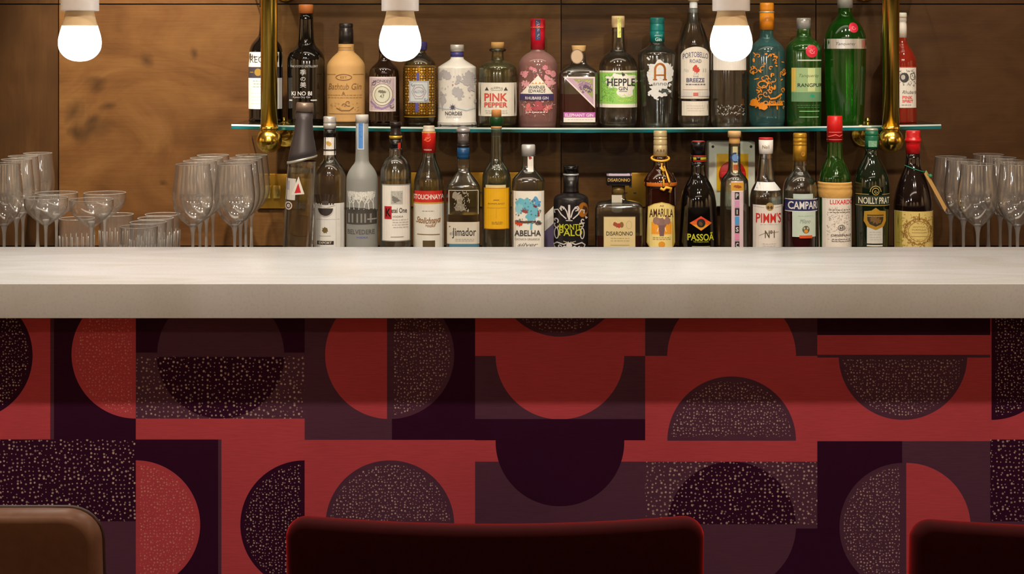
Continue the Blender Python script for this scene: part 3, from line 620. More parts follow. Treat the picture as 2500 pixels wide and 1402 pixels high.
b.deco([R(1506, 42, 1515, 92, (228, 230, 130)), specks(1506, 42, 1515, 90, 16, 2, (120, 150, 70), 2)], 'neck_strip', lift=.0022, on='body')
gn = (146, 204, 96)
b.deco([R(1463, 172, 1554, 261, (236, 234, 222)), R(1463, 176, 1554, 252, gn), blob(1512, 196, 36, 18, (236, 234, 224), 7, .15), blob(1520, 214, 26, 20, (236, 234, 224), 9, .18), specks(1464, 178, 1500, 250, 120, 3, (110, 176, 80), 3), specks(1500, 226, 1552, 250, 60, 3, (190, 220, 110), 5), blob(1518, 181, 4, 4, (60, 60, 56), 2), Ln([(1500, 179), (1540, 179)], 1, (120, 116, 110)),
        T('HEPPLE', 1514, 200, 68, 18, (48, 48, 52), .02), T('GIN', 1518, 215, 22, 9, (48, 48, 52), .01), Ln([(1508, 222), (1528, 222)], 1, (80, 80, 80))])
b = Bottle('gin_bottle', 'clear tapering bottle with teal capsule, white splash and bronze letter', 1604, DU, [(100, 15), (108, 17), (113, 22), (124, 42), (130, 47), (138, 47.5), (220, 44), (290, 39), (308, 38)], glass((232, 242, 238)), level=118, n=2.3, sol=1)
b.cap([(43, 16), (45, 17.5), (58, 17.5), (59, 17), (60, 17.8), (76, 17.8), (77, 17.2), (78, 17.8), (103, 17.8)], mat((10, 124, 122), .35, 0, .2), 'capsule')
b.deco([T('ANNO', 1606, 87, 20, 4, (190, 226, 222)), T('Gin', 1606, 96, 16, 9, (190, 226, 222), .02)], 'print', 'cap')
ws = (226, 228, 228)
b.deco([blob(1607, 182, 30, 34, ws, 5, .2), blob(1604, 218, 22, 20, ws, 8, .2), Ln([(1590, 226), (1594, 238), (1604, 242)], 4, ws), Ln([(1582, 146), (1576, 140)], 4, ws), blob(1632, 172, 8, 16, ws, 3), blob(1620, 222, 14, 7, (74, 80, 78), 4, .15), specks(1574, 150, 1640, 240, 30, 4, ws, 4, 'blob'),
        O(1607, 170, 14.5, 17, 5, (150, 88, 40), a0=180, a1=360, m=foil((186, 116, 52))), R(1592.5, 169, 1597.5, 195, 0, foil((186, 116, 52))), R(1616.5, 169, 1621.5, 195, 0, foil((186, 116, 52))), R(1590, 192, 1600, 195, 0, foil((186, 116, 52))), R(1614, 192, 1624, 195, 0, foil((186, 116, 52))), R(1597, 181, 1617, 184, 0, foil((186, 116, 52))), T('anno', 1607, 204, 34, 6, (130, 130, 130))], 'print')
b = Bottle('gin_bottle', 'clear bottle with tall white capsule and arched cream label beside the right lamp', 1693, DU, [(20, 13), (40, 16), (56, 20), (78, 29), (100, 36), (118, 38.5), (235, 38.5), (241, 37), (247, 38.5), (290, 39), (309, 37)], CLEAR(), level=60)
b.cap([(-6, 12), (-5, 14), (2, 14), (4, 10)], mat((214, 190, 150), .6), 'stopper'); b.cap([(3, 9.5), (56, 10)], mat((226, 226, 232), .4), 'inner_sleeve')
nv = (96, 96, 130)
b.deco([many([E(1695, 136, 35, 22, (236, 230, 218), a0=180, a1=360), R(1660, 135, 1730, 240, (236, 230, 218))]), T('PORTOBELLO', 1695, 133, 62, 13, nv, .01, 0, 5), T('ROAD', 1694, 149, 28, 9, nv, .01), blob(1695, 169, 8, 8, (210, 76, 62), 3, .2), E(1694, 162, 4, 4, (210, 76, 62)), T('171', 1695, 180, 10, 4, nv), T('No', 1672, 171, 10, 9, (190, 186, 186)), T('II', 1716, 171, 8, 9, (190, 186, 186)), T('THE', 1694, 186, 14, 3.5, nv),
        T('BREEZE', 1694, 195, 44, 10, nv, .02), textlines(1670, 1720, 204, 206, 4, 2.5, (110, 106, 130)), Ln([(1664, 218), (1726, 218)], 1, (200, 160, 150)), R(1688, 225, 1700, 233, (214, 120, 110)), R(1660, 222, 1687, 234, (222, 218, 214)), R(1701, 222, 1730, 234, (222, 218, 214))])
b.deco([R(1662, 246, 1727, 281, (232, 226, 214)), textlines(1672, 1716, 256, 268, 6, 1.5, (216, 204, 192))], 'bottom_label')
b = Bottle('spirit_bottle', 'clear cylindrical bottle with plain white label directly behind the right lamp', 1779, DU, [(60, 14), (84, 15), (98, 24), (112, 38), (124, 43.5), (290, 44), (309, 42)], CLEAR(), level=108)
b.cap([(30, 13), (31, 15), (62, 15)], mat((220, 216, 206), .5))
b.deco([R(1735, 126, 1823, 171, (238, 234, 228)), R(1735, 126, 1823, 170, (238, 234, 228))]); b.deco([specks(1745, 252, 1815, 282, 70, 2.6, (206, 206, 200), 5)], 'frosted_print')
TQ = glass((150, 226, 228), body=.12)
b = Bottle('gin_bottle', 'turquoise bottle with orange capsule and orange floral print', 1872, DU, [(68, 15), (84, 16), (95, 18), (101, 26), (110, 36), (122, 43), (132, 44), (290, 44), (300, 42), (308, 40)], TQ, level=112)
OR_ = (234, 142, 30)
b.cap([(7, 15), (8, 17), (26, 17.5), (28, 16), (31, 16)], mat(OR_, .3, 0, .3), 'cap_top'); b.cap([(28, 18), (31, 18.5), (32, 16.5)], foil((210, 210, 205)), 'metal_ring'); b.cap([(32, 17.5), (73, 17.8)], mat(OR_, .3, 0, .3), 'capsule')
rnd = random.Random(21); fl = []
for k in range(70):
    x, y = rnd.uniform(1832, 1912), rnd.uniform(128, 262)
    if k % 2: fl.append(curl(x, y, rnd.uniform(4, 8), rnd.uniform(.6, 1.1), 1.9, OR_, rnd.uniform(0, 6), rnd.choice((-1, 1))))
    else: fl.append(E(x, y, rnd.uniform(3, 6.5), rnd.uniform(1.2, 2.6), OR_, rnd.uniform(0, 3.1), N=10))
fl += [O(1855, 205, 12, 9, 2.5, OR_), R(1842, 252, 1905, 256, OR_), T('OPIHR', 1880, 250, 50, 11, OR_, .02), blob(1846, 254, 12, 12, OR_, 4, .5), Ln([(1872, 240), (1886, 238), (1902, 228)], 4, OR_)]
b.deco([(s if s[0] == 'mesh' else ('mesh', *shape_mesh(s))) for s in fl], 'floral_print')
GRN = glass((120, 218, 104)); GR2 = glass((74, 200, 60))
b = Bottle('gin_bottle', 'light green bottle with silver screw cap and pale translucent label', 1962, DU, [(70, 16), (86, 16.5), (93, 20), (100, 31), (110, 40), (120, 42.5), (130, 43), (290, 42), (308, 41)], GRN, n=2.4, level=224, liquid=(150, 226, 150))
b.cap([(44, 16), (45, 17.5), (71, 17.5)], foil((200, 200, 198))); b.cap([(71, 16), (74, 16.5)], mat((230, 235, 230), .4), 'cap_ring')
b.deco([E(1974, 125, 15, 15.5, (206, 26, 56)), curl(1974, 125, 7, 1.3, 2, (236, 130, 140)), specks(1964, 115, 1984, 135, 16, 2.6, (236, 120, 130), 4)], 'red_seal')
b.deco([R(1927, 165, 2000, 247, (150, 180, 128)), R(1927, 166, 1936, 222, (206, 178, 84)), R(1964, 166, 1982, 222, (196, 210, 150)), T('Tanqueray', 1968, 185, 50, 10, (88, 110, 84), 0, .3), T('RANGPUR', 1971, 207, 62, 9, (24, 40, 28), .015), R(1927, 224, 2000, 247, (98, 142, 104)), blob(1975, 233, 5, 4, (30, 150, 120), 3), Ln([(1940, 147), (2000, 147)], 3, (200, 208, 196))])
b.deco([textlines(1938, 1996, 255, 262, 5, 1.5, (60, 120, 66)), Ln([(1944, 270), (1994, 270)], 1.6, (150, 220, 150)), Ln([(1944, 284), (1992, 284)], 1.6, (150, 220, 150))], 'embossing')
b = Bottle('gin_bottle', 'tall bright green fluted bottle with silver band and small red seal', 2063, DU, [(18, 16), (36, 17), (46, 24), (60, 38), (78, 47), (94, 51), (122, 51), (130, 50.5), (200, 49), (290, 45), (307, 44)], GR2, level=60)
b.cap([(-14, 17), (-12, 19), (20, 19)], foil((196, 196, 192)))
b.deco([R(2011, 95, 2115, 119, 0, mat((206, 204, 200), .3, .5)), T('Tanqueray', 2055, 108, 46, 9, (90, 90, 90), 0, .3), R(2096, 98, 2106, 116, (196, 120, 100))], 'silver_band')
b.deco([E(2075, 68, 12, 12.5, (206, 30, 62)), curl(2075, 68, 6, 1.3, 1.8, (240, 130, 140))], 'red_seal')
b = Bottle('spirit_bottle', 'bright red spirit bottle with white capsule behind the right brass post', 2201, DU, [(88, 12), (104, 13), (114, 18), (128, 28), (144, 34), (156, 35.5), (299, 35.5)], glass((238, 84, 58), body=.34), level=112, liquid=(246, 110, 80))
b.cap([(31, 10), (32, 12.5), (42, 12.5), (43, 11.5), (50, 12.5), (54, 11), (60, 12.5), (92, 12.5)], mat((228, 222, 214), .4), 'capsule')
b.deco([Ln([(2188, 43), (2214, 43)], 1.3, (190, 160, 90)), Ln([(2188, 83), (2214, 83)], 1.3, (190, 160, 90))], 'gold_lines', 'cap')
b.deco([R(2165, 163, 2237, 262, (230, 224, 216)), R(2165, 163, 2237, 165, (200, 80, 60)), specks(2168, 168, 2235, 212, 80, 3.4, (120, 116, 116), 3), E(2199, 189, 11, 12, (60, 58, 60)), E(2196, 188, 5, 6, (190, 186, 180)), O(2221, 186, 8, 9, 2, (110, 106, 106)), T('Rhubarb', 2213, 224, 38, 8, (90, 84, 84), 0, .3), T('PINK', 2207, 237, 26, 8, (232, 96, 90), .03), T('SPIRIT', 2208, 246, 28, 7, (232, 96, 90), .03), textlines(2192, 2216, 254, 256, 5, 2, (170, 160, 156))])

# ---- lower row
b = Bottle('vodka_bottle', 'very tall clear vodka bottle with long dark grey closure, leaning in front of the row', 724, 3.41, [(392, 33), (420, 35), (600, 36)], CLEAR(), 'l', level=420, tilt=.05, n=2.2, cat='bottle')
b.cap([(250, 19), (252, 21), (272, 21.5)], mat((150, 130, 116), .35, .5), 'cap_top'); b.cap([(272, 19.5), (300, 21), (330, 25), (360, 31), (392, 35.5)], mat((66, 60, 62), .42, .2), 'closure')
b.cap([(386, 36.5), (389, 36.8), (392, 36.2)], foil((190, 184, 176)), 'metal_rim')
for ch in b.root.children:
    if ch.name.startswith(('closure', 'metal_rim')):
        zt_, zb_ = WZ(330, 3.41) - b.z0, WZ(392, 3.41) - b.z0
        for v in ch.data.vertices: v.co.z += .30 * v.co.x * min(1, max(0, (zt_ - v.co.z) / (zt_ - zb_)))
b.deco([R(690, 434, 716, 486, (190, 186, 180)), R(690, 440, 700, 462, (150, 146, 156)), P([(722, 428), (738, 470), (706, 474)], (206, 200, 192)), P([(722, 444), (730, 467), (714, 469)], (180, 26, 24)), O(700, 500, 10, 10, 3, (190, 176, 172)), T('e', 700, 500, 8, 8, (210, 200, 196), .02), T('lit', 731, 498, 24, 18, (40, 34, 32), .02)], 'lettering')
b = Bottle('vodka_bottle', 'clear bottle with silver cap and dark bowl-shaped emblem on a white label', 805, DL, [(330, 13.5), (384, 14.5), (394, 19), (404, 29), (418, 37), (434, 39.5), (600, 38)], CLEAR(), 'l', level=402)
b.cap([(284, 13), (285, 15.5), (300, 15.5), (301, 14.5), (302, 15.5), (314, 15.5)], foil((206, 202, 198))); b.cap([(314, 14.5), (334, 15)], mat((22, 18, 18), .3), 'cap_ring')
dk = (44, 34, 28)
b.deco([R(790, 333, 820, 378, (224, 220, 214)), blob(804, 350, 6, 6, GOLD, 3), R(790, 364, 820, 368, dk)], 'neck_label')
b.deco([R(767, 493, 842, 603, (222, 220, 216)), Ln([(776, 532), (832, 532)], 1.2, (170, 168, 166)), blob(798, 558, 7, 7, (110, 90, 50), 5, .3), Ln([(784, 572), (812, 572)], 1, (140, 136, 130)), R(778, 584, 819, 593, dk), T('EXPORT', 798, 588.5, 32, 5.5, (220, 214, 200), .02), *[R(x, 494, x + 2, 603, (206, 204, 200)) for x in (772, 824, 834)]])
b.deco([E(799, 505, 20, 20, (52, 44, 42), a0=0, a1=180), O(799, 505, 20, 20, 1.6, (200, 196, 190), a0=0, a1=180), many([Ln([(799 + 6 * k, 496), (799 + 9 * k, 470 + abs(k))], 3.4, dk) for k in (-3, -2, -1, 0, 1, 2, 3)]), Ln([(776, 496), (788, 497), (799, 503), (810, 500), (822, 496)], 3, (206, 202, 196)), E(799, 491, 9, 5, (70, 60, 56))], 'emblem', lift=.0014)
FR = glass((230, 232, 228), .42, body=.5)
b = Bottle('vodka_bottle', 'frosted clear bottle with white winter trees and blue neck strip', 884, DL, [(298, 15.2), (388, 16), (398, 18), (406, 25), (418, 33), (430, 37.5), (442, 38.5), (600, 38.5)], FR, 'l', level=330)
b.cap([(280, 15), (281, 16), (300, 16)], mat((206, 202, 196), .4))
b.deco([R(874, 281, 890, 364, (206, 214, 224)), R(876, 281, 888, 362, (80, 136, 206)), specks(876, 300, 888, 340, 10, 2, (50, 90, 160), 3)], 'neck_strip')
rnd = random.Random(5); tr = []
def branch(x, y, a, L, w, dep):
    x2, y2 = x + L * math.cos(a), y + L * math.sin(a)
    if not (849 < x2 < 919 and y2 > 440): return
    tr.append(Ln([(x, y), (x2, y2)], w, (216, 216, 210)))
    if dep:
        for da in (-.55, .1, .5): branch(x2, y2, a + da + rnd.uniform(-.2, .2), L * .78, w * .75, dep - 1)
for x0 in (856, 868, 880, 892, 904, 914): branch(x0, 508, -1.57 + rnd.uniform(-.3, .3), 14, 1.8, 4)
b.deco([many(tr)], 'tree_print')
b.deco([R(848, 512, 921, 544, (66, 62, 58)), blob(884, 510, 34, 7, (60, 56, 52), 4, .2), many([R(x, 518, x + 4, 540, (130, 128, 122)) for x in (853, 862, 874, 884, 893, 906)]), R(900, 530, 921, 533, (150, 146, 140)), T('BELVEDERE', 884, 562, 66, 11, (84, 84, 84), .01), T('VODKA', 888, 575, 28, 4.5, (90, 104, 170), .02)], 'lettering')
b = Bottle('vodka_bottle', 'clear bottle with black capsule and white label showing a red square initial', 966, DL, [(360, 13.5), (364, 17), (380, 17), (383, 19), (390, 27), (402, 34), (418, 38.5), (600, 38.5)], CLEAR(), 'l', level=440, sol=1)
b.cap([(298, 12), (299, 14.5), (308, 14.5), (309, 12), (326, 13), (331, 15.5)], mat((30, 20, 18), .35), 'stopper'); b.cap([(331, 15.8), (338, 15.8)], foil((206, 166, 60)), 'gold_ring'); b.cap([(338, 14.8), (364, 14.8)], mat((16, 12, 14), .3), 'capsule')
b.deco([R(972, 348, 979, 364, (196, 50, 36))], 'red_tab', 'cap')
b.deco([R(934, 447, 1003, 585, (140, 140, 136)), R(936, 450, 1001, 583, (230, 226, 218)), R(957, 463, 986, 495, (186, 184, 178)), blob(968, 484, 9, 7, (120, 116, 110), 2), specks(957, 463, 986, 495, 30, 2.4, (140, 136, 130), 2), R(941, 500, 959, 531, (178, 34, 42)), T('K', 951, 515, 13, 20, (20, 16, 16), .03), T('etel One', 977, 510, 37, 12, (36, 32, 32), .01), T('VODKA', 974, 525, 26, 4.5, (90, 80, 76)),
        textlines(960, 998, 532, 550, 6, 1.6, (176, 172, 164)), Ln([(957, 574), (988, 574)], 1.4, (140, 136, 130))])
b = Bottle('vodka_bottle', 'clear bottle with red capsule and red and white striped label', 1047, DL, [(366, 15), (384, 16), (398, 20), (414, 27), (432, 34), (448, 37), (600, 37)], CLEAR(), 'l', level=436)
b.cap([(307, 12), (308, 14), (315, 14), (317, 15), (322, 16)], mat((216, 206, 186), .4), 'cap_top'); b.cap([(321, 16), (322, 16.8), (372, 17)], mat((212, 34, 28), .35), 'capsule')
b.deco([curl(1044, 338, 8, 1.2, 2, (240, 120, 70)), Ln([(1036, 342), (1052, 334)], 2, (240, 130, 80)), T('VODKA', 1045, 365, 20, 3.6, (236, 200, 196), .02), Ln([(1030, 323), (1064, 323)], 3, (216, 170, 80))], 'print', 'cap')
b.deco([R(1010, 463, 1084, 491, (200, 40, 30)), T('STOLICHNAYA', 1047, 477.5, 76, 12, (236, 226, 216), .025), R(1010, 491, 1084, 495, (206, 160, 70)), R(1010, 495, 1084, 603, (226, 222, 212)), R(1012, 500, 1015, 600, (206, 196, 180)), textlines(1032, 1062, 511, 512, 5, 1.6, (150, 140, 130)), T('Stolichnaya', 1047, 537, 60, 20, (140, 96, 48), .02, .5, -3), T('vodka', 1053, 547, 24, 8, (150, 104, 54), .01, .5, -2), Ln([(1020, 568), (1075, 569)], 2, (130, 100, 60)), R(1034, 583, 1064, 600, (86, 66, 34))])
b = Bottle('tequila_bottle', 'clear square-shouldered tequila bottle with grey pourer and blue neck band', 1131, DL, [(382, 14.5), (418, 15.5), (424, 19), (448, 38), (453, 41), (458, 41.5), (600, 41)], CLEAR(), 'l', n=4, bd=.75, level=522, sol=1)
b.cap([(308, 3), (309, 8), (314, 16), (318, 17.5), (322, 17), (324, 14)], mat((176, 174, 176), .3, .4), 'pourer'); b.cap([(324, 13.5), (338, 14), (352, 14)], mat((120, 112, 112), .3, .5), 'pourer_collar'); b.cap([(352, 14), (360, 14.5)], mat((30, 22, 26), .3), 'seal_ring'); b.cap([(360, 14.5), (376, 15.5), (378, 14.8), (388, 15.5)], mat((20, 74, 120), .35), 'neck_band')
b.deco([blob(1118, 478, 10, 13, (150, 140, 122), 4, .25), blob(1124, 500, 12, 12, (140, 130, 112), 6, .25), specks(1106, 462, 1152, 516, 40, 4, (176, 168, 150), 3), Ln([(1097, 462), (1097, 520)], 1.6, (226, 230, 210)), Ln([(1168, 462), (1168, 520)], 1.6, (226, 230, 210)), Ln([(1096, 462), (1168, 462)], 1.4, (210, 214, 190))], 'embossing')
b.deco([R(1092, 539, 1171, 592, (214, 206, 190)), T('Jimador', 1134, 566, 58, 26, (44, 42, 40), .012), T('el', 1103, 566, 8, 10, (120, 116, 104)), E(1099, 550, 1.8, 1.8, (120, 100, 90)), textlines(1112, 1158, 580, 587, 4, 1.2, (150, 146, 136)), R(1098, 592, 1170, 604, (74, 124, 146))])
b = Bottle('wine_bottle', 'slim clear bottle with cork, green collar and plain golden-yellow label', 1212, DL, [(310, 13), (350, 14), (392, 16), (402, 20), (412, 28), (426, 34), (440, 35), (600, 35)], glass((226, 232, 214)), 'l', level=449)
b.cap([(268, 11), (269, 12), (287, 12)], mat((206, 140, 78), .8), 'cork'); b.cap([(285, 15), (288, 17.5), (302, 16.5), (308, 13)], mat((12, 62, 24), .35), 'green_collar'); b.cap([(308, 13), (314, 13.4)], mat((200, 150, 96), .6), 'neck_ring')
yl = mat((236, 178, 20), .45)
b.deco([R(1186, 449, 1235, 456, (226, 206, 150)), R(1182, 456, 1243, 556, 0, yl), *Frame(1183, 457, 1242, 555, 1.6, (196, 128, 16)), T('BONPLAND', 1212, 494, 40, 3.6, (130, 96, 20)), R(1205, 484, 1219, 486, (170, 126, 26)), Ln([(1190, 504), (1236, 504)], .8, (196, 150, 30)), Ln([(1212, 506), (1212, 530)], .8, (190, 144, 30)), textlines(1200, 1228, 538, 544, 4, 1.2, (160, 110, 20))])
b = Bottle('cachaca_bottle', 'clear square bottle with silver screw cap and blue splash picture label', 1290, DL, [(381, 15.5), (412, 16), (420, 22), (434, 36), (440, 39.5), (446, 40), (600, 40)], glass((236, 244, 240)), 'l', n=3.4, level=418, sol=1)
b.cap([(353, 15), (355, 17), (381, 17)], foil((214, 212, 212), .35)); b.deco([R(1288, 381, 1302, 418, (224, 218, 210)), blob(1294, 384, 4, 4, (150, 50, 50), 2)], 'neck_strip')
bl = (108, 184, 206)
b.deco([R(1250, 463, 1328, 603, (234, 230, 220)), blob(1284, 498, 24, 18, bl, 3, .22), blob(1298, 520, 14, 22, bl, 7, .2), blob(1268, 506, 10, 12, (140, 200, 214), 5), blob(1310, 490, 10, 10, (90, 160, 206), 9), Ln([(1297, 540), (1296, 556)], 5, bl), blob(1281, 512, 6, 5, (150, 66, 70), 4), blob(1306, 500, 3.5, 3.5, (120, 50, 60), 4), blob(1314, 518, 3, 6, (150, 66, 66), 6), blob(1266, 541, 8, 6, (206, 66, 34), 3, .35), Ln([(1262, 536), (1280, 538), (1308, 537)], 5, (96, 60, 44)), blob(1314, 540, 7, 5, (84, 60, 56), 8), specks(1254, 480, 1322, 546, 40, 2.6, (96, 120, 130), 3, 'blob'),
        T('ABELHA', 1288, 564.5, 64, 14, (60, 56, 54), .018), T('CACHACA ORGANICA', 1287, 579, 60, 5, (120, 114, 110)), T('silver', 1288, 592, 50, 8, (110, 106, 100), 0, .4)])
MB = mat((20, 17, 18), .22, 0, .4)
b = Bottle('liqueur_bottle', 'short matte black bottle with white scrollwork and orange medal', 1394, DL, [(470, 18.5), (472, 22), (476, 34), (482, 41), (488, 43), (600, 42)], mat((34, 31, 33), .3, .2), 'l')
b.cap([(404, 16), (406, 18.5), (424, 18.5)], mat((14, 12, 14), .2)); b.cap([(424, 19), (426, 19.4), (428, 19)], foil((200, 200, 204)), 'metal_ring'); b.cap([(428, 18.5), (464, 18.5), (472, 20)], mat((18, 15, 17), .3), 'capsule')
sw = (206, 200, 198); sc_ = []
for sg in (-1, 1):
    X = lambda v: 1389 + sg * v
    sc_ += [Ln([(X(3), 527), (X(7), 512), (X(14), 502), (X(20), 500), (X(23), 506), (X(19), 510)], 3, sw), Ln([(X(8), 530), (X(20), 520), (X(28), 508), (X(36), 510), (X(35), 518)], 3, sw), curl(X(33), 535, 7, 1, 3, sw, 1, sg), curl(X(16), 506, 5, 1, 2.4, sw, 2, -sg), O(X(31), 566, 6, 14, 2.6, sw), curl(X(29), 548, 8, .8, 2.6, sw, 4, sg),
            Ln([(X(2), 586), (X(14), 592), (X(30), 588), (X(38), 594), (X(34), 602)], 3, sw), Ln([(X(4), 600), (X(12), 596), (X(22), 604)], 2.6, sw), curl(X(24), 598, 5, 1, 2, sw, 0, sg)]
sc_ += [Ln([(1388, 496), (1388, 532)], 5, sw), Ln([(1380, 534), (1396, 534)], 2, sw), Ln([(1374, 584), (1388, 588), (1404, 584)], 2, (170, 160, 130)), E(1388, 594, 7, 7, sw), blob(1388, 602, 12, 5, sw, 3)]
b.deco(sc_ + [blob(1430, 528, 3, 3, sw, 2)], 'scrollwork')
b.deco([E(1422, 509, 13, 18, 0, m=mat((200, 130, 44), .35, .5)), O(1422, 509, 13, 18, 2, (150, 90, 30)), blob(1427, 508, 5, 9, (70, 40, 20), 4, .2)], 'medal_sticker', lift=.0009)
yg = (188, 190, 34)
b.deco([T('MONTE', 1391, 549.5, 54, 14, yg, .012), T('PALO', 1392, 563.5, 56, 16, yg, .014)], 'lettering', lift=.0009)
b = Bottle('liqueur_bottle', 'square clear decanter with flat black cap and beige label, amber inside', 1510, DL, [(466, 15.5), (480, 16.5), (488, 18), (491, 34), (494, 50), (500, 57), (508, 59), (600, 59)], glass((240, 242, 238)), 'l', n=6, bd=.62, level=572, liquid=(190, 84, 50), sol=1)
b.cap([(421, 30), (421.5, 31), (449, 31), (451, 29.5)], mat((24, 20, 28), .25, 0, .3), n=8); b.deco([R(1480, 422, 1540, 427, (190, 176, 196)), T('DISARONNO', 1509, 437, 54, 8, (196, 156, 70), .012)], 'print', 'cap')
b.cap([(451, 16), (474, 16.5)], mat((150, 124, 70), .4, .4), 'neck_ring')
b.deco([R(1492, 474, 1517, 514, (190, 184, 168)), E(1505, 512, 12.5, 5, (190, 184, 168))], 'neck_label', flat=.0225)
b.deco([R(1471, 524, 1549, 603, (80, 60, 40)), R(1472, 526, 1548, 603, (206, 186, 136)), blob(1502, 545, 6, 7, (150, 70, 40), 4, .25), E(1515, 545, 5, 7, (130, 90, 46)), E(1509, 547, 3, 6, (176, 50, 36)), O(1533, 545, 7, 10, 1, (176, 156, 110)), T('DISARONNO', 1510, 566, 64, 10, (40, 36, 30), .01), textlines(1488, 1534, 577, 584, 6, 1.2, (150, 136, 96)), Ln([(1488, 594), (1534, 594)], 1.2, (150, 136, 96))])
AM = mat((44, 16, 8), .08, 0, .7)
b = Bottle('liqueur_bottle', 'dark amber bottle with cream cap, gold neck cord and elephant label', 1612, DL, [(378, 15.5), (404, 17), (414, 20), (424, 30), (436, 38), (443, 40.5), (452, 40), (457, 36), (470, 36.5), (600, 36.5)], AM, 'l', sol=1)
b.cap([(319, 15), (321, 16.5), (333, 16.5), (334, 15.6), (336, 16.5), (340, 16.5), (341, 15.6), (343, 16.5), (353, 16.8), (354, 16), (356, 16.8), (381, 17)], mat((206, 186, 140), .35, .3)); b.deco([T('A & S', 1611, 367, 20, 6, (110, 70, 50), .02)], 'print', 'cap')
b.deco([Ln([(1572, 448), (1652, 448)], 9, (206, 110, 30))], 'orange_reflection')  # orange reflection on the shoulder, painted onto the glass
rp_ = mat((232, 178, 60), .5)
rz = WZ(392, 3.5) - b.z0; r0 = .0195
bmr = bmesh.new(); tube([(r0 * math.cos(t), r0 * math.sin(t), rz + .010 * (math.sin(t) + 1) * .5) for t in [6.283 * k / 32 for k in range(32)]], .0026, 8, bmr, True)
q = lambda px, py, y: ((px - 1612) / b.S, y, WZ(py, 3.5) - b.z0)
tube([q(1612, 398, -.021), q(1613, 408, -.025), q(1618, 416, -.030)], .0036, 8, bmr); tube([q(1612, 400, -.022), q(1617, 420, -.028), q(1615, 436, -.039), q(1616, 452, -.0415)], .0024, 8, bmr); tube([q(1618, 404, -.023), q(1626, 424, -.028), q(1630, 440, -.039), q(1634, 450, -.040)], .0024, 8, bmr)
tube([q(1608, 456, -.0405), q(1616, 460, -.041), q(1622, 454, -.041), q(1634, 456, -.040), q(1630, 466, -.040)], .0034, 8, bmr)
bm_link('neck_cord', bmr, rp_, b.root)
cr = (236, 214, 136)
b.deco([P([(1580, 502), (1594, 494), (1612, 490), (1630, 494), (1645, 502), (1647, 590), (1640, 602), (1584, 602), (1577, 590)], (196, 166, 70)), P([(1581, 504), (1594, 496), (1612, 492), (1630, 496), (1643, 504), (1645, 588), (1638, 601), (1586, 601), (1579, 588)], cr), R(1588, 538, 1637, 568, (240, 158, 44)), T('AMARULA', 1612, 515.5, 58, 20, (70, 32, 22), .015, 0, 3),
        blob(1612, 540, 12, 12, (140, 106, 100), 3, .1), blob(1599, 535, 8, 9, (150, 116, 106), 5, .12), blob(1626, 535, 8, 9, (150, 116, 106), 6, .12), P([(1604, 546), (1620, 546), (1617, 572), (1607, 572)], (120, 86, 84)), Ln([(1604, 552), (1601, 562)], 2, (236, 226, 200)), Ln([(1620, 552), (1623, 562)], 2, (236, 226, 200)), T('AS', 1612, 499, 10, 4, (110, 80, 40)), textlines(1590, 1634, 575, 582, 4, 1.3, (170, 140, 80)), E(1612, 592, 8, 7, (222, 150, 30))], lift=.0008)
b = Bottle('liqueur_bottle', 'glossy black bottle flaring to its foot with diamond emblem in red and yellow', 1705, DL, [(392, 17.5), (420, 18), (434, 21), (448, 30), (466, 38), (486, 43), (520, 45), (600, 49)], BLK, 'l')
b.cap([(345, 16), (347, 18), (378, 18)], mat((18, 15, 16), .25)); b.cap([(344, 14), (345.5, 17)], mat((170, 40, 44), .4), 'cap_disc')
b.cap([(378, 18.5), (394, 18.5)], mat((20, 14, 14), .3), 'neck_band'); b.deco([Ln([(1686, 380), (1724, 380)], 3, (176, 40, 30)), R(1686, 383, 1698, 389, (190, 180, 40)), R(1708, 383, 1724, 389, (190, 180, 40)), Ln([(1686, 392), (1724, 392)], 3, (176, 40, 30))], 'stripes', 'cap')
b.deco([P([(1679, 540), (1706, 523), (1733, 540)], (216, 60, 26)), P([(1679, 540), (1733, 540), (1706, 558)], (226, 150, 30)), P([(1686, 536), (1726, 536), (1733, 540), (1726, 544), (1686, 544), (1679, 540)], (222, 98, 26)), E(1706, 540, 10.5, 10.5, (16, 12, 12)), blob(1705, 541, 4, 5, (96, 60, 20), 3), T('PASSOÃ', 1706, 572, 64, 20, (190, 190, 30), .02), T('THE PASSION DRINK', 1706, 584.5, 38, 4.5, (150, 150, 30)), Ln([(1684, 596), (1728, 596)], 1.4, (170, 160, 40))], 'lettering')
b = Bottle('pisco_bottle', 'slender clear bottle with wooden stopper and vertical strip of letters on squares', 1793, DL, [(350, 14), (414, 14.5), (424, 20), (434, 30), (446, 34.5), (600, 35.5)], glass((232, 236, 226)), 'l', level=424)
b.cap([(320, 14.5), (321, 16), (335, 16)], mat((226, 186, 130), .6), 'stopper'); b.cap([(335, 13), (358, 13.5)], mat((200, 150, 86), .8), 'cork')
b.deco([R(1787, 357, 1799, 420, (206, 196, 150)), E(1793, 384, 12, 12.5, (40, 60, 100)), E(1793, 384, 8, 8.5, (110, 150, 206)), R(1788, 401, 1799, 415, (176, 84, 30))], 'neck_label')
st = [R(1781, 440, 1810, 603, (222, 196, 206)), R(1780, 443, 1811, 463, (214, 160, 50)), blob(1796, 453, 9, 4, (160, 80, 30), 3), R(1783, 463, 1809, 466, (236, 226, 226))]
for y, c_ in ((475, 'P'), (514, 'I'), (556, 'S'), (594, 'C')): st += [R(1789, y - 9, 1800, y + 9, (44, 36, 44)), T(c_, 1794.5, y, 2.2 if c_ == 'I' else 6.5, 11, (226, 222, 224), .02)]
st += [R(1789, 525, 1800, 545, (80, 156, 220)), R(1789, 566, 1800, 582, (226, 140, 180)), R(1789, 486, 1800, 503, (214, 150, 196))]
b.deco(st)
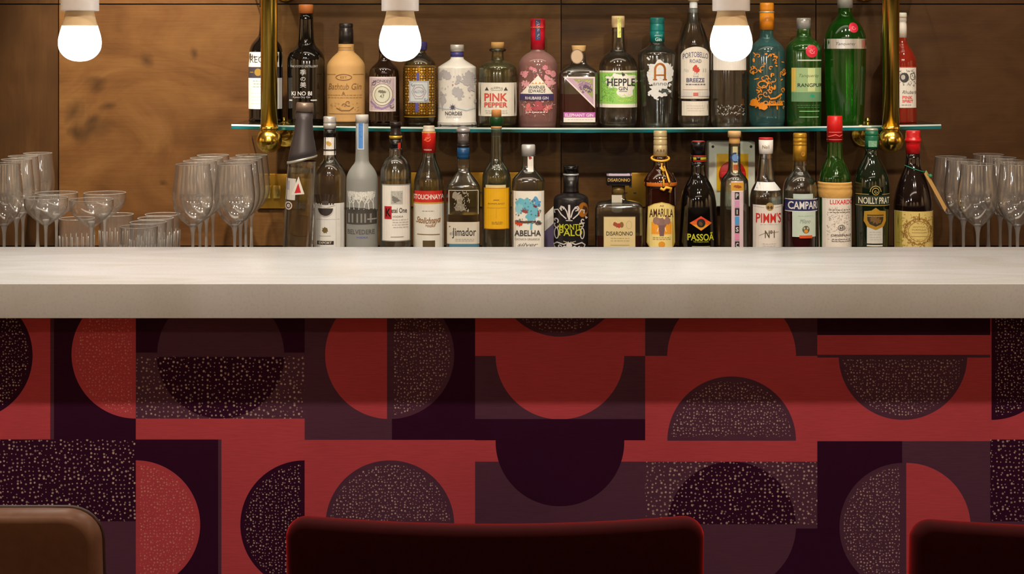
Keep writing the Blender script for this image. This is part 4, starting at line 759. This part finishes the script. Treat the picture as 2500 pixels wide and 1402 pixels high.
b = Bottle('liqueur_bottle', 'clear bottle with white and red cap and cream label lettered in red', 1870, DL, [(374, 15), (400, 18), (440, 22), (446, 26), (462, 35), (476, 38.5), (488, 39.5), (600, 39)], CLEAR(), 'l', level=478)
b.cap([(336, 16), (337, 17.5), (341, 17.5)], mat((206, 34, 44), .35), 'cap_top'); b.cap([(341, 17.5), (374, 17), (376, 15)], mat((224, 220, 216), .35)); b.deco([T('No1', 1867, 358, 16, 8, (140, 120, 80), .01)], 'print', 'cap')
b.deco([P([(1847, 443), (1888, 443), (1905, 463), (1838, 463)], (230, 232, 232))], 'neck_label')
b.deco([R(1835, 497, 1908, 603, (234, 226, 218)), E(1873, 501, 10, 10, (176, 146, 90)), E(1869, 503, 3.4, 4, (90, 66, 40)), E(1877, 503, 3.4, 4, (90, 66, 40)), Ln([(1836, 500), (1860, 503)], 1, (190, 180, 170)), Ln([(1886, 503), (1908, 500)], 1, (190, 180, 170)), T("PIMM'S", 1872, 528, 62, 24, (206, 44, 34), .01), Ln([(1848, 571), (1860, 565), (1896, 562)], 1.2, (160, 154, 150)), T('Nº1', 1873, 567, 24, 18, (92, 76, 50), .012), textlines(1855, 1890, 590, 596, 5, 1, (196, 188, 180)), textlines(1850, 1896, 543, 545, 5, .8, (190, 184, 180))])
b = Bottle('bitters_bottle', 'clear bottle of dark red bitters with gold cap and blue banner label', 1953, DL, [(390, 15.5), (416, 17), (424, 22), (434, 32), (446, 38.5), (458, 41), (470, 41.5), (600, 41.5)], CLEAR(), 'l', level=487, liquid=(200, 46, 60))
gc = mat((206, 156, 50), .35, .6)
b.cap([(325, 15), (327, 16.5), (336, 16.5), (337, 15.6), (339, 16.5), (346, 16.5), (347, 15.6), (349, 16.5), (354, 16.5), (355, 15.8), (357, 16.5), (393, 17)], gc); b.deco([E(1958, 375, 5, 6, (186, 130, 34)), E(1957, 375, 2.5, 3, (150, 96, 26))], 'print', 'cap')
b.deco([R(1914, 482, 1994, 513, (222, 222, 216)), R(1914, 484, 1994, 511, (34, 38, 92)), T('CAMPARI', 1956, 497.5, 74, 19, (228, 226, 222), .02), R(1928, 513, 1986, 574, (198, 214, 200)), T('Milano', 1958, 536, 26, 10, (120, 130, 120), 0, .4), textlines(1940, 1978, 523, 524, 4, 1, (150, 170, 156)), E(1960, 556, 9, 9, (96, 90, 76)), E(1960, 560, 5, 4, (226, 150, 40)), E(1956, 553, 2.4, 3, (190, 186, 160)), E(1964, 553, 2.4, 3, (190, 186, 160)), R(1944, 570, 1976, 577, (216, 84, 30)), R(1930, 470, 1978, 482, (190, 206, 200))])
LG = glass((100, 190, 60))
b = Bottle('liqueur_bottle', 'green bottle with red capsule, straw wrapping and white engraved label', 2038, DL, [(345, 17.5), (384, 19), (392, 22), (408, 30), (424, 36), (440, 39), (600, 40)], LG, 'l', level=436)
b.cap([(283, 17), (285, 18.5), (346, 19.5)], mat((206, 26, 26), .35), 'capsule'); b.deco([Ln([(2018, 322), (2058, 322)], 1.3, (236, 130, 120)), Ln([(2020, 333), (2036, 328), (2046, 332), (2054, 328)], 2, (236, 110, 104)), Ln([(2018, 340), (2058, 340)], 1.3, (236, 130, 120))], 'print', 'cap')
b.deco([O(2042, 410, 17, 20, 2, (70, 120, 50), m=glass((190, 226, 160))), curl(2042, 410, 11, 1.4, 2.4, glass((190, 226, 160)))], 'glass_seal', lift=.001)
b.cap([(443, 39.5), (446, 41.5), (450, 40.5), (455, 42), (460, 40.8), (466, 42), (474, 41.5), (480, 40.4)], mat((206, 158, 84), .85, bump=.9), 'straw_wrap', close=False)
b.deco([R(1998, 475, 2079, 603, (228, 220, 210)), T('LUXARDO', 2049, 490, 60, 11, (206, 44, 50), .02), specks(2010, 500, 2074, 590, 190, 2.6, (160, 150, 144), 5), textlines(2016, 2070, 508, 516, 6, 2, (120, 110, 106)), O(2046, 552, 9, 7, 1.5, (80, 70, 66)), T('63', 2046, 552, 10, 7, (60, 50, 48), .02), T('ORIGINALE', 2047, 570, 52, 5, (90, 80, 76), .02), textlines(2022, 2072, 579, 584, 5, 1.4, (110, 100, 96))])
NG = mat((16, 26, 14), .07, 0, .7)
b = Bottle('vermouth_bottle', 'dark green round-shouldered bottle with green cap and gold shield label', 2128, DL, [(360, 14.5), (378, 15.5), (388, 20), (402, 29), (422, 38), (442, 42), (470, 43), (600, 40)], NG, 'l')
b.cap([(313, 12), (314, 15), (319, 15.5)], mat((190, 190, 170), .3, .5), 'cap_top'); b.cap([(319, 15.5), (330, 16), (331, 15.2), (333, 16), (340, 16.3), (362, 16.3)], mat((14, 96, 66), .35), 'capsule'); b.deco([R(2117, 343, 2138, 358, (110, 160, 130)), specks(2117, 343, 2138, 358, 12, 2, (190, 210, 190), 2)], 'tax_stamp', 'cap')
go = (176, 150, 80)
b.deco([R(2086, 474, 2171, 497, (34, 44, 30)), Ln([(2086, 471), (2112, 471)], 1.5, go), Ln([(2144, 471), (2171, 471)], 1.5, go), O(2128, 465, 14, 15, 1.6, go, a0=180, a1=360), O(2128, 464, 9, 9, 1.6, go), curl(2128, 464, 5, 1.2, 1.5, go), T('NOILLY PRAT', 2128, 486, 75, 16, (216, 212, 190), .015), Ln([(2086, 498), (2171, 498)], 1.5, go)], 'lettering')
b.deco([R(2108, 545, 2146, 590, (196, 194, 188)), textlines(2113, 2142, 562, 580, 6, 1.2, (160, 160, 156)), R(2108, 593, 2146, 597, (196, 192, 176)), P([(2102, 512), (2118, 510), (2128, 503), (2138, 510), (2154, 512), (2155, 535), (2148, 549), (2128, 557), (2108, 549), (2101, 535)], 0, foil((196, 150, 50), .4)), P([(2108, 520), (2148, 520), (2147, 534), (2142, 543), (2128, 549), (2114, 543), (2109, 534)], (50, 38, 20)), blob(2128, 533, 12, 9, (110, 80, 36), 3, .3), Ln([(2108, 524), (2148, 524)], 3, (150, 116, 50))], 'shield_label', lift=.0008)
b = Bottle('vermouth_bottle', 'black wide-bodied bottle with red wax capsule, green string and ornate tan label', 2229, DL, [(372, 16), (400, 17.5), (410, 20), (430, 29), (455, 38), (480, 44), (500, 47), (600, 47)], mat((20, 10, 10), .07, 0, .7), 'l')
b.cap([(319, 16), (321, 17.5), (338, 17.5), (340, 20), (345, 20), (347, 17.5), (375, 17)], mat((196, 22, 26), .3, 0, .3), 'wax_capsule')
bw = (150, 110, 50); orn = [R(2182, 512, 2278, 603, (206, 182, 108)), R(2183, 513, 2194, 603, (160, 146, 64)), specks(2184, 516, 2276, 602, 110, 3.4, (160, 124, 60), 6), O(2232, 560, 34, 32, 2, bw), O(2232, 560, 26, 25, 1.2, bw), E(2232, 562, 22, 18, (206, 184, 112)), Ln([(2232, 516), (2232, 532)], 2, (90, 60, 30)), T('ANTICA', 2232, 549, 30, 4, bw), T('FORMULA', 2232, 556, 34, 4, bw), Ln([(2214, 563), (2252, 563)], 1, bw), Ln([(2212, 572), (2252, 572)], 1, bw)]
for k in range(16): a_ = k * .3927; orn.append(curl(2232 + 33 * math.cos(a_), 560 + 31 * math.sin(a_), 6, 1.2, 1.8, bw, a_, 1 if k % 2 else -1))
b.deco(orn)
z_ = lambda py: WZ(py, DL) - b.z0
bms = bmesh.new(); ring = []
for k in range(28):
    t = 6.283 * k / 28; zz = z_(412 + 8 * math.cos(t)); ring.append(((b.rad(zz) + .0012) * math.cos(t), (b.rad(zz) + .0012) * math.sin(t), zz))
tube(ring, .0011, 6, bms, True); tube([ring[1], (.028, -.006, z_(418)), (.031, -.010, z_(428))], .0011, 6, bms)
bmesh.ops.create_icosphere(bms, subdivisions=2, radius=.0045, matrix=Matrix.Translation((.0375, -.006, z_(429))))
bm_link('string', bms, mat((30, 130, 96), .6), b.root)
tg = box_bm(-.0006, .0006, -.014, .014, -.048, .048, .0004)
bmesh.ops.transform(tg, matrix=Matrix.Translation((.0475, -.012, z_(465))) @ Matrix.Rotation(-.5, 4, 'Y') @ Matrix.Rotation(-.45, 4, 'Z'), verts=tg.verts[:])
bm_link('neck_tag', tg, mat((206, 160, 90), .6), b.root, smooth=False)

# ------------------------------------------------------------------ things on the panelled wall
BP = mat((206, 160, 62), .24, .9)
def wall_plate(x0, x1, y0, y1, label, kind):
    yw = DW - .0005; X0, X1, Z0, Z1 = WX(x0, yw), WX(x1, yw), WZ(y1, yw), WZ(y0, yw); cx, cz = (X0 + X1) / 2, (Z0 + Z1) / 2
    t = thing('wall_socket' if kind == 'socket' else 'light_switch', label, 'switch' if kind != 'socket' else 'socket', (cx, yw, cz), 'brass plates on the panelled wall')
    w, h = (X1 - X0) / 2, (Z1 - Z0) / 2
    bm_link('plate', box_bm(-w, w, -.006, 0, -h, h, .0022), BP, t, sharp=.5)
    if kind == 'switch':
        for k in (-.55, -.14, .55): 
            bx_ = box_bm(k * w - .009, k * w + .009, -.0105, -.006, -.018, .014, .002); bm_link('rocker', bx_, mat((230, 200, 110), .16, .8), t, sharp=.5)
    else:
        for k in (-.5, .5):
            bm = box_bm(k * w - .0032, k * w + .0032, -.0068, -.0061, .006, .014); 
            for sx in (-.011, .011): box_bm(k * w + sx - .0035, k * w + sx + .0035, -.0068, -.0061, -.010, -.006, bm=bm)
            bm_link('pin_holes', bm, mat((16, 12, 10), .6), t, smooth=False)
            bm_link('rocker', box_bm(k * w - .006 + .018 * (1 if k > 0 else -1), k * w + .006 + .018 * (1 if k > 0 else -1), -.010, -.006, .012, .030, .0015), mat((230, 200, 110), .16, .8), t, sharp=.5)
wall_plate(627, 744, 424, 509, 'brass switch plate with rockers on the wall below the left brass post', 'switch')
wall_plate(930, 1076, 420, 505, 'brass socket plate glimpsed between the white-label and red-banner vodka bottles', 'socket')
wall_plate(1128, 1276, 420, 505, 'brass socket plate behind the tequila bottle and yellow-label bottle', 'socket')
wall_plate(1503, 1645, 421, 505, 'brass socket plate behind the square amber decanter', 'socket')
yw = DW - .0005; t = thing('isolator_switch', 'pale grey isolator box with yellow plate and red rotary handle', 'switch', (WX(1780, yw), yw, WZ(421, yw)))
K = yw / F
bm_link('box', box_bm(-56 * K, 56 * K, -.05, 0, -79 * K, 78 * K, .004), mat((232, 234, 222), .4), t, sharp=.5)
bm_link('yellow_plate', box_bm(-37 * K, 39 * K, -.0535, -.0502, -41 * K, 49 * K, .0015), mat((244, 190, 20), .4), t, sharp=.5)
def disc_y(r, y0, y1, seg=40):
    b = lathe([(y1, r * .94), (y1 - .001, r), (y0, r)], seg=seg); bmesh.ops.rotate(b, verts=b.verts[:], cent=(0, 0, 0), matrix=Matrix.Rotation(math.pi / 2, 3, 'X')); return b
kn = disc_y(32 * K, 0, .008); bm_link('handle_disc', kn, mat((196, 16, 24), .35), t, (0, -.0536, 0), sharp=.6)
bm_link('handle', box_bm(-30 * K, 30 * K, -.078, -.0616, -7 * K, 7 * K, .003), mat((210, 24, 30), .35), t, sharp=.5)
for sx in (-46, 46):
    for sz in (-68, 66): bm_link('screw', disc_y(.0034, 0, .0012, 16), mat((40, 40, 38), .5), t, (sx * K, -.0501, sz * K), sharp=.6)

# ------------------------------------------------------------------ glassware on the back bar
GL = thin((255, 255, 255), 1.5, .05, (246, 245, 244), 1.35, .022); GS = glass((255, 255, 255), 0.0, 1.5, body=.28)  # white haze and body stand in for bright highlights on clear glass
def sheet(prof, seg=48): return lathe(chaikin(prof, 2), seg=seg, close=(False, False))
def stemware(name, label, cat, group, px, d, H, bowl, stem_top, stem_r, foot_r):
    """bowl: [(height, radius)] from the rim down; all in metres"""
    x = WX(px, d); t = thing(name, label, cat, (x, d, ZB + .0003), group)
    inn = [(z + (.0 if i == 0 else .0009), max(r - .0011, .0006)) for i, (z, r) in enumerate(bowl)]
    bm = sheet(bowl); o = chaikin(inn, 2); lathe(o, seg=48, close=(False, True), bm=bm, flip=True)
    bm_link('bowl', bm, GL, t)
    rim = bmesh.new(); r0 = bowl[0][1] - .0005; tube([(r0 * math.cos(a), r0 * math.sin(a), bowl[0][0]) for a in [6.2832 * k / 48 for k in range(48)]], .0008, 6, rim, True); bm_link('rim', rim, GS, t)
    bm_link('stem', lathe(chaikin([(stem_top + .012, stem_r * .2), (stem_top + .011, stem_r * 2.6), (stem_top + .002, stem_r * 1.7), (stem_top - .012, stem_r), (.04, stem_r * .9), (.012, stem_r * 1.2), (.006, .008), (.004, .012)], 2), seg=24), GS, t)
    bm_link('foot', lathe(chaikin([(.0065, .006), (.005, .012), (.0025, foot_r * .8), (.0018, foot_r), (0, foot_r)], 1), seg=40), GS, t)
    return t
WH = 0.235
wine_bowl = [(WH, .0405), (WH - .02, .0425), (WH - .05, .0470), (WH - .078, .0485), (WH - .100, .0440), (WH - .120, .0310), (WH - .133, .0150), (WH - .140, .0060)]
def wine(px, d, label, group, k=1.0): return stemware('wine_glass', label, 'wine glass', group, px, d, WH, [(z, r * k) for z, r in wine_bowl], WH - .144, .0036, .036)
G1n, G2n, G3n, G4n = 'wine glasses in the row beside the brass switch plate', 'tall wine glasses at the left end', 'wine glasses at the right end', 'wine glasses in the row nearest the tumblers'
ordn = ('front', 'second', 'third', 'rearmost')
for k, (px, d) in enumerate(((471, 3.43), (488, 3.527), (504, 3.624), (520, 3.72))):
    wine(px, d, f'clear wine glass, {ordn[k]} of the row just right of the tumblers', G4n, .93)
for k, (px, d) in enumerate(((471, 3.43), (488, 3.527), (504, 3.624), (520, 3.72))):
    wine(px + .0922 * F / d, d, f'clear wine glass, {ordn[k]} of the row beside the brass switch plate', G1n, .93)
for px, d, lb in ((10, 3.42, 'tall wine glass at the left edge, nearest one behind the shallow coupes'), (40, 3.55, 'tall wine glass at the left edge, second back behind the coupes'), (56, 3.66, 'tall wine glass at the left edge, third back'), (92, 3.76, 'tall narrow wine glass nearest the dark joint between wall panels'), (-64, 3.5, 'wine glass cut by the left edge of the photo')):
    t = stemware('wine_glass', lb, 'wine glass', G2n, px, d, .237, [(z + .002, r * .84) for z, r in wine_bowl], WH - .142, .0034, .033)
for px, d, lb in ((2387, 3.43, 'front wine glass of the row nearest the tan-label black bottle'), (2352, 3.55, 'middle wine glass of the row nearest the tan-label black bottle'), (2321, 3.66, 'rear wine glass touching the tan card tag of the black bottle'),
                  (2484, 3.43, 'front wine glass cut by the right edge of the photo'), (2466, 3.535, 'second wine glass of the row at the right edge'), (2442, 3.64, 'third wine glass of the row at the right edge'), (2413, 3.75, 'rearmost wine glass of the row at the right edge')):
    wine(px, d, lb, G3n, .89)
coupe_bowl = [(.154, .0480), (.144, .0486), (.134, .0478), (.122, .0420), (.108, .0280), (.098, .0150), (.092, .0060)]
for px, d, lb in ((112, 3.50, 'front shallow coupe glass of the pair near the left edge'), (138, 3.62, 'rear coupe glass of the pair near the left edge'), (223, 3.46, 'front shallow coupe glass of the pair beside the tumblers'), (256, 3.62, 'rear coupe glass of the pair beside the tumblers')):
    stemware('coupe_glass', lb, 'coupe glass', 'shallow coupe glasses', px, d, .154, coupe_bowl, .094, .0034, .034)
def tumbler(px, d, h, r, label, group):
    t = thing('tumbler_glass', label, 'tumbler', (WX(px, d), d, ZB + .0003), group)
    bm = lathe([(h, r), (h * .5, r * .985), (.004, r * .95), (0, r * .92)], seg=48, close=(False, True)); lathe([(h, r - .0018), (h * .5, r * .985 - .0018), (.012, r * .95 - .002), (.010, r * .8)], seg=48, close=(False, True), bm=bm, flip=True)
    bm_link('glass_wall', bm, GL, t, sharp=.9)
    rim = bmesh.new(); r0 = r - .0009; tube([(r0 * math.cos(a), r0 * math.sin(a), h) for a in [6.2832 * k / 48 for k in range(48)]], .0010, 6, rim, True); bm_link('rim', rim, GS, t)
    bm_link('thick_base', lathe([(.0098, r * .9), (.0002, r * .9)], seg=40), GS, t, sharp=.8)
    bmd = bmesh.new()
    for k in range(20):
        a = 6.2832 * k / 20; tube([(r * .965 * math.cos(a), r * .965 * math.sin(a), .012), (r * .992 * math.cos(a), r * .992 * math.sin(a), h * .62)], .0009, 6, bmd)
    bm_link('cut_ribs', bmd, GS, t)
    return t
for k, (px, d) in enumerate(((339, 3.42), (362, 3.504), (380, 3.588), (397, 3.672))):
    tumbler(px, d, .0985, .0412, f'short cut tumbler, {ordn[k]} of the overlapping row left of the wine glasses', 'tumblers left of the wine glasses')
tumbler(188, 3.56, .101, .040, 'plain tumbler behind the two front coupe glasses', 'tumblers behind the coupes')
tumbler(284, 3.70, .095, .0405, 'plain tumbler behind the rear coupe, next to the tumbler row', 'tumblers behind the coupes')

# small things standing at the working side of the bar
d = 3.36; x = WX(305, d)
bm = lathe(chaikin([(.052, .002), (.052, .010), (.047, .016), (.040, .018), (.0, .0185)], 2), seg=32); o = bm_link('black_stopper', bm, mat((20, 18, 18), .35), None, (x, d, ZB + .0003)); tag(o, 'small black domed stopper just showing over the counter before the tumblers', 'stopper')
bm = bmesh.new(); N = 30
def fold(i, j, top): 
    u, v = i / N * 2 - 1, j / 10 * 2 - 1; h = .0455 * (max(0, 1 - abs(u) ** 5) ** .5) * (max(0, 1 - abs(v) ** 3) ** .5)
    return (u * .078, v * .045, (h + .0016 * math.sin(u * 9 + v * 3) + .0012 * math.sin(u * 23) if top and h > .004 else 0))
gt = [[bm.verts.new(fold(i, j, True)) for j in range(11)] for i in range(N + 1)]; gb = [[bm.verts.new((*fold(i, j, False)[:2], 0)) for j in range(11)] for i in range(N + 1)]
for i in range(N):
    for j in range(10):
        bm.faces.new((gt[i][j], gt[i + 1][j], gt[i + 1][j + 1], gt[i][j + 1])); bm.faces.new((gb[i][j], gb[i][j + 1], gb[i + 1][j + 1], gb[i + 1][j]))
for j in range(10):
    bm.faces.new((gt[0][j], gt[0][j + 1], gb[0][j + 1], gb[0][j])); bm.faces.new((gt[N][j], gb[N][j], gb[N][j + 1], gt[N][j + 1]))
for i in range(N):
    bm.faces.new((gt[i][0], gb[i][0], gb[i + 1][0], gt[i + 1][0])); bm.faces.new((gt[i][10], gt[i + 1][10], gb[i + 1][10], gb[i][10]))
o = bm_link('folded_cloth', bm, mat((206, 204, 202), .6), None, (WX(1012, 3.37), 3.37, ZB + .0003)); tag(o, 'pale folded cloth lying before the red-banner and white-label vodka bottles', 'cloth')
bm = bmesh.new(); dd = 3.62
pts = [(1322, 640), (1322, 528), (1350, 504), (1352, 640)]; vf = [bm.verts.new((WX(x, dd), -.0004, WZ(y, dd) - ZB)) for x, y in pts[1:3]] 
bm.free()
t = thing('leaflet', 'white and violet leaflet standing between the blue-splash and scrollwork bottles', 'leaflet', (WX(1338, dd), dd, ZB + .0003))
def slab(pp, y0, y1):
    bm = bmesh.new(); a = [bm.verts.new(((x - 1338) * dd / F, y0, max(WZ(y, dd) - ZB, 0))) for x, y in pp]; c = [bm.verts.new((v.co.x, y1, v.co.z)) for v in a]; n = len(a)
    bm.faces.new(a); bm.faces.new(c[::-1])
    for i in range(n): j = (i + 1) % n; bm.faces.new((a[i], c[i], c[j], a[j]))
    bmesh.ops.recalc_face_normals(bm, faces=bm.faces[:]); return bm
bm_link('front_sheet', slab([(1322, 533), (1352, 503), (1352, 545), (1322, 572)], -.0007, 0), mat((222, 218, 210), .6), t, smooth=False)
bm_link('printed_sheet', slab([(1322, 572.5), (1352, 545.5), (1352, 640), (1322, 640)], -.0007, 0), mat((96, 84, 120), .6), t, smooth=False)

# ------------------------------------------------------------------ pendant lamps
DB = 2.30
def pendant(px, label):
    x = WX(px, DB); zb = WZ(150, DB); k = DB / F; z = lambda py: WZ(py, DB)
    t = thing('pendant_lamp', label, 'pendant lamp', (x, DB, zb), 'pendant lamps over the bar')
    bm_link('lamp_holder', lathe(chaikin([(z(-70) - zb, .004), (z(-70) - zb, .024), (z(-64) - zb, 45.5 * k), (z(20) - zb, 45.5 * k), (z(26.5) - zb, 45.5 * k), (z(26.8) - zb, 44 * k), (z(26.5) - zb, 30 * k)], 1), seg=48), mat((232, 226, 222), .45), t, sharp=.6)
    bm_link('cord', lathe([(2.749 - zb, .003), (z(-70) - zb, .003)], seg=12), mat((200, 194, 186), .6), t)
    bm_link('bulb_housing', lathe(chaikin([(z(24) - zb, 33 * k), (z(40) - zb, 36 * k), (z(56) - zb, 40 * k), (z(63) - zb, 42.5 * k)], 1), seg=40, close=(True, False)), mat((226, 196, 150), .4), t)
    # frosted globe: it glows and lets the light of the source inside it through
    m, nt, p = nodes('lit_bulb'); nt.nodes.remove(p)
    em = nt.nodes.new('ShaderNodeEmission'); em.inputs[0].default_value = (1, .95, .86, 1); em.inputs[1].default_value = 9
    tr = nt.nodes.new('ShaderNodeBsdfTransparent'); mx = nt.nodes.new('ShaderNodeMixShader'); mx.inputs[0].default_value = .5
    nt.links.new(em.outputs[0], mx.inputs[1]); nt.links.new(tr.outputs[0], mx.inputs[2]); nt.links.new(mx.outputs[0], nt.nodes['Material Output'].inputs[0])
    l = bpy.data.lights.new('bulb_light', 'POINT'); l.energy = 4.6; l.color = (1, .97, .93); l.shadow_soft_size = .022
    lo = bpy.data.objects.new('bulb_light', l); COL.objects.link(lo); lo.parent = t; lo.location = (0, 0, z(104) - zb)
    bm_link('bulb_globe', lathe(chaikin([(z(63) - zb, 42.6 * k), (z(72) - zb, 45 * k), (z(88) - zb, 50 * k), (z(106) - zb, 52 * k), (z(124) - zb, 49 * k), (z(140) - zb, 36 * k), (z(148) - zb, 20 * k), (z(150) - zb, 6 * k), (z(150) - zb, 0.0005)], 3), seg=40, close=(True, True)), m, t)
pendant(195, 'pendant lamp with bare glowing bulb before the bare panelled wall')
pendant(977, 'middle pendant lamp with glowing bulb before the brown and gold bottles')
pendant(1785, 'pendant lamp with glowing bulb before the plain white-label bottle')

# ------------------------------------------------------------------ bar stools
def velvet(c, sheen, st=1.0, rough=.9):
    m, nt, p = nodes('upholstery'); L = lin(c)
    tc = nt.nodes.new('ShaderNodeTexCoord'); nz = nt.nodes.new('ShaderNodeTexNoise'); nz.inputs['Scale'].default_value = 90; nz.inputs['Detail'].default_value = 4
    rp = nt.nodes.new('ShaderNodeValToRGB'); rp.color_ramp.elements[0].color = (*[v * .7 for v in L], 1); rp.color_ramp.elements[1].color = (*[v * 1.2 for v in L], 1)
    nt.links.new(tc.outputs['Object'], nz.inputs[0]); nt.links.new(nz.outputs['Fac'], rp.inputs[0]); nt.links.new(rp.outputs[0], p.inputs['Base Color'])
    p.inputs['Roughness'].default_value = rough; p.inputs['Sheen Weight'].default_value = st; p.inputs['Sheen Tint'].default_value = (*lin(sheen), 1); p.inputs['Sheen Roughness'].default_value = .35; p.inputs['Specular IOR Level'].default_value = .15
    b = nt.nodes.new('ShaderNodeBump'); b.inputs['Strength'].default_value = .35; b.inputs['Distance'].default_value = .0006; nt.links.new(nz.outputs['Fac'], b.inputs['Height']); nt.links.new(b.outputs[0], p.inputs['Normal'])
    return m
def cushion(w, h, r, th, er, bend=0.0, lean=0.0, dip=0.0, rings=9):
    """rounded-rectangle pad in the XZ plane, top edge at z=0; bend curves it in plan"""
    def outline(i):
        W, H, Rr = w / 2 - i, h / 2 - i, max(r - i, .004); pts = []
        for cx, cz, a0 in ((W - Rr, H - Rr, 0), (-(W - Rr), H - Rr, 90), (-(W - Rr), -(H - Rr), 180), (W - Rr, -(H - Rr), 270)):
            for k in range(9): a = math.radians(a0 + 90 * k / 8); pts.append((cx + Rr * math.cos(a), cz + Rr * math.sin(a)))
            if a0 in (0, 180):
                for k in range(1, 16): t = k / 16; pts.append((pts_x := (cx * (1 - 2 * t)), cz + Rr if a0 == 0 else cz - Rr))
        return pts
    ins = [er * (1 - math.cos(math.pi / 2 * k / 7)) for k in range(8)]; ins = [max(v, 0) for v in ins]
    levels = [(i, th / 2 * math.sqrt(max(0, 1 - (1 - i / er) ** 2))) for i in ins]
    mx = min(w, h) / 2; levels += [(er + (mx - .02 - er) * t, th / 2) for t in (.25, .5, .75, 1)]
    bm = bmesh.new()
    def V(x, y, z): 
        zz = z - h / 2; yy = y + bend * ((2 * x / w) ** 2) + lean * (-zz) 
        return bm.verts.new((x, yy, zz + dip * (2 * x / w) ** 2 * (1 if z > 0 else 0)))
    for sg in (-1, 1):
        prev = None
        for i, t in levels:
            ring = [V(x, sg * t, z) for x, z in outline(i)]
            if prev:
                for k in range(len(ring)):
                    j = (k + 1) % len(ring); f = (prev[k], prev[j], ring[j], ring[k]); bm.faces.new(f if sg > 0 else f[::-1])
            prev = ring
        n = len(prev)
        for k in range(n // 2 - 1):
            a, b_, c, d_ = prev[(9 + 15 + 9 + 0 + k) % n], prev[(9 + 15 + 9 + k + 1) % n], prev[(9 + 15 + 9 - k - 2) % n], prev[(9 + 15 + 9 - k - 1) % n]
            try: bm.faces.new((a, b_, c, d_))
            except ValueError: pass
    bmesh.ops.remove_doubles(bm, verts=bm.verts[:], dist=.0002); bmesh.ops.recalc_face_normals(bm, faces=bm.faces[:])
    return bm
def stool(px, d, ytop, label, m, wpx, rz=0.0, seam=None, r=.024, dip=.004, th=.032, er=.009):
    zt = WZ(ytop, d); w = wpx * d / F; x = WX(px, d)
    t = thing('bar_stool', label, 'bar stool', (x, d, 0), 'upholstered bar stools', rz)
    o = bm_link('backrest', cushion(w, .36, r, th, er, .022, .10, dip), m, t, (0, 0, zt))
    if seam:
        # piped edge following the outline of the rear face
        pts = []
        W, H, Rr = w / 2 - .0005, .18 - .0005, r
        for cx, cz, a0 in ((W - Rr, H - Rr, 0), (-(W - Rr), H - Rr, 90), (-(W - Rr), -(H - Rr), 180), (W - Rr, -(H - Rr), 270)):
            for k in range(9):
                a = math.radians(a0 + 90 * k / 8); xx, zz = cx + Rr * math.cos(a), cz + Rr * math.sin(a) - .18
                pts.append((xx, th * .18 + .022 * (2 * xx / w) ** 2 - .1 * zz, zz + zt + dip * (2 * xx / w) ** 2))
        bmp = tube(pts, .0026, 8, closed=True); bm_link('piping', bmp, seam, t)
    zs = .64
    bm_link('seat', (lambda b: (bmesh.ops.rotate(b, verts=b.verts[:], cent=(0, 0, 0), matrix=Matrix.Rotation(math.pi / 2, 3, 'X')), b)[1])(cushion(w * .94, .31, .06, .06, .025)), m, t, (0, .06, zs))
    lm = mat((28, 24, 22), .35, .6)
    for sx in (-1, 1):
        for sy, yy in ((-1, .09), (1, .33)):
            bm_link('leg', tube([(sx * w * .36, yy, zs - .03), (sx * w * .46, yy + sy * .03, .001)], .011, 12), lm, t)
    fy0, fy1, fx, fz = .072, .348, w * .42, .28
    bm_link('footrest', tube([(-fx, fy0, fz), (fx, fy0, fz), (fx, fy1, fz), (-fx, fy1, fz)], .009, 10, closed=True), lm, t)
    bm_link('back_bracket', box_bm(-.05, .05, .004, .05, zs - .06, zs - .02, .004), lm, t)
    return t
RV = velvet((44, 1, 3), (255, 44, 44), 1.0); LT = velvet((112, 78, 58), (200, 160, 130), .1, .42)
stool(1208, 1.66, 1282, 'dark red velvet bar stool back in the centre', RV, 1034)
stool(2752, 1.66, 1290, 'dark red velvet bar stool cut by the right edge of the photo', RV, 1034)
stool(-268, 1.62, 1244, 'tan leather bar stool with piped edge cut by the left edge of the photo', LT, 1000, seam=mat((60, 34, 24), .5), r=.034, dip=-.006, th=.04, er=.010)
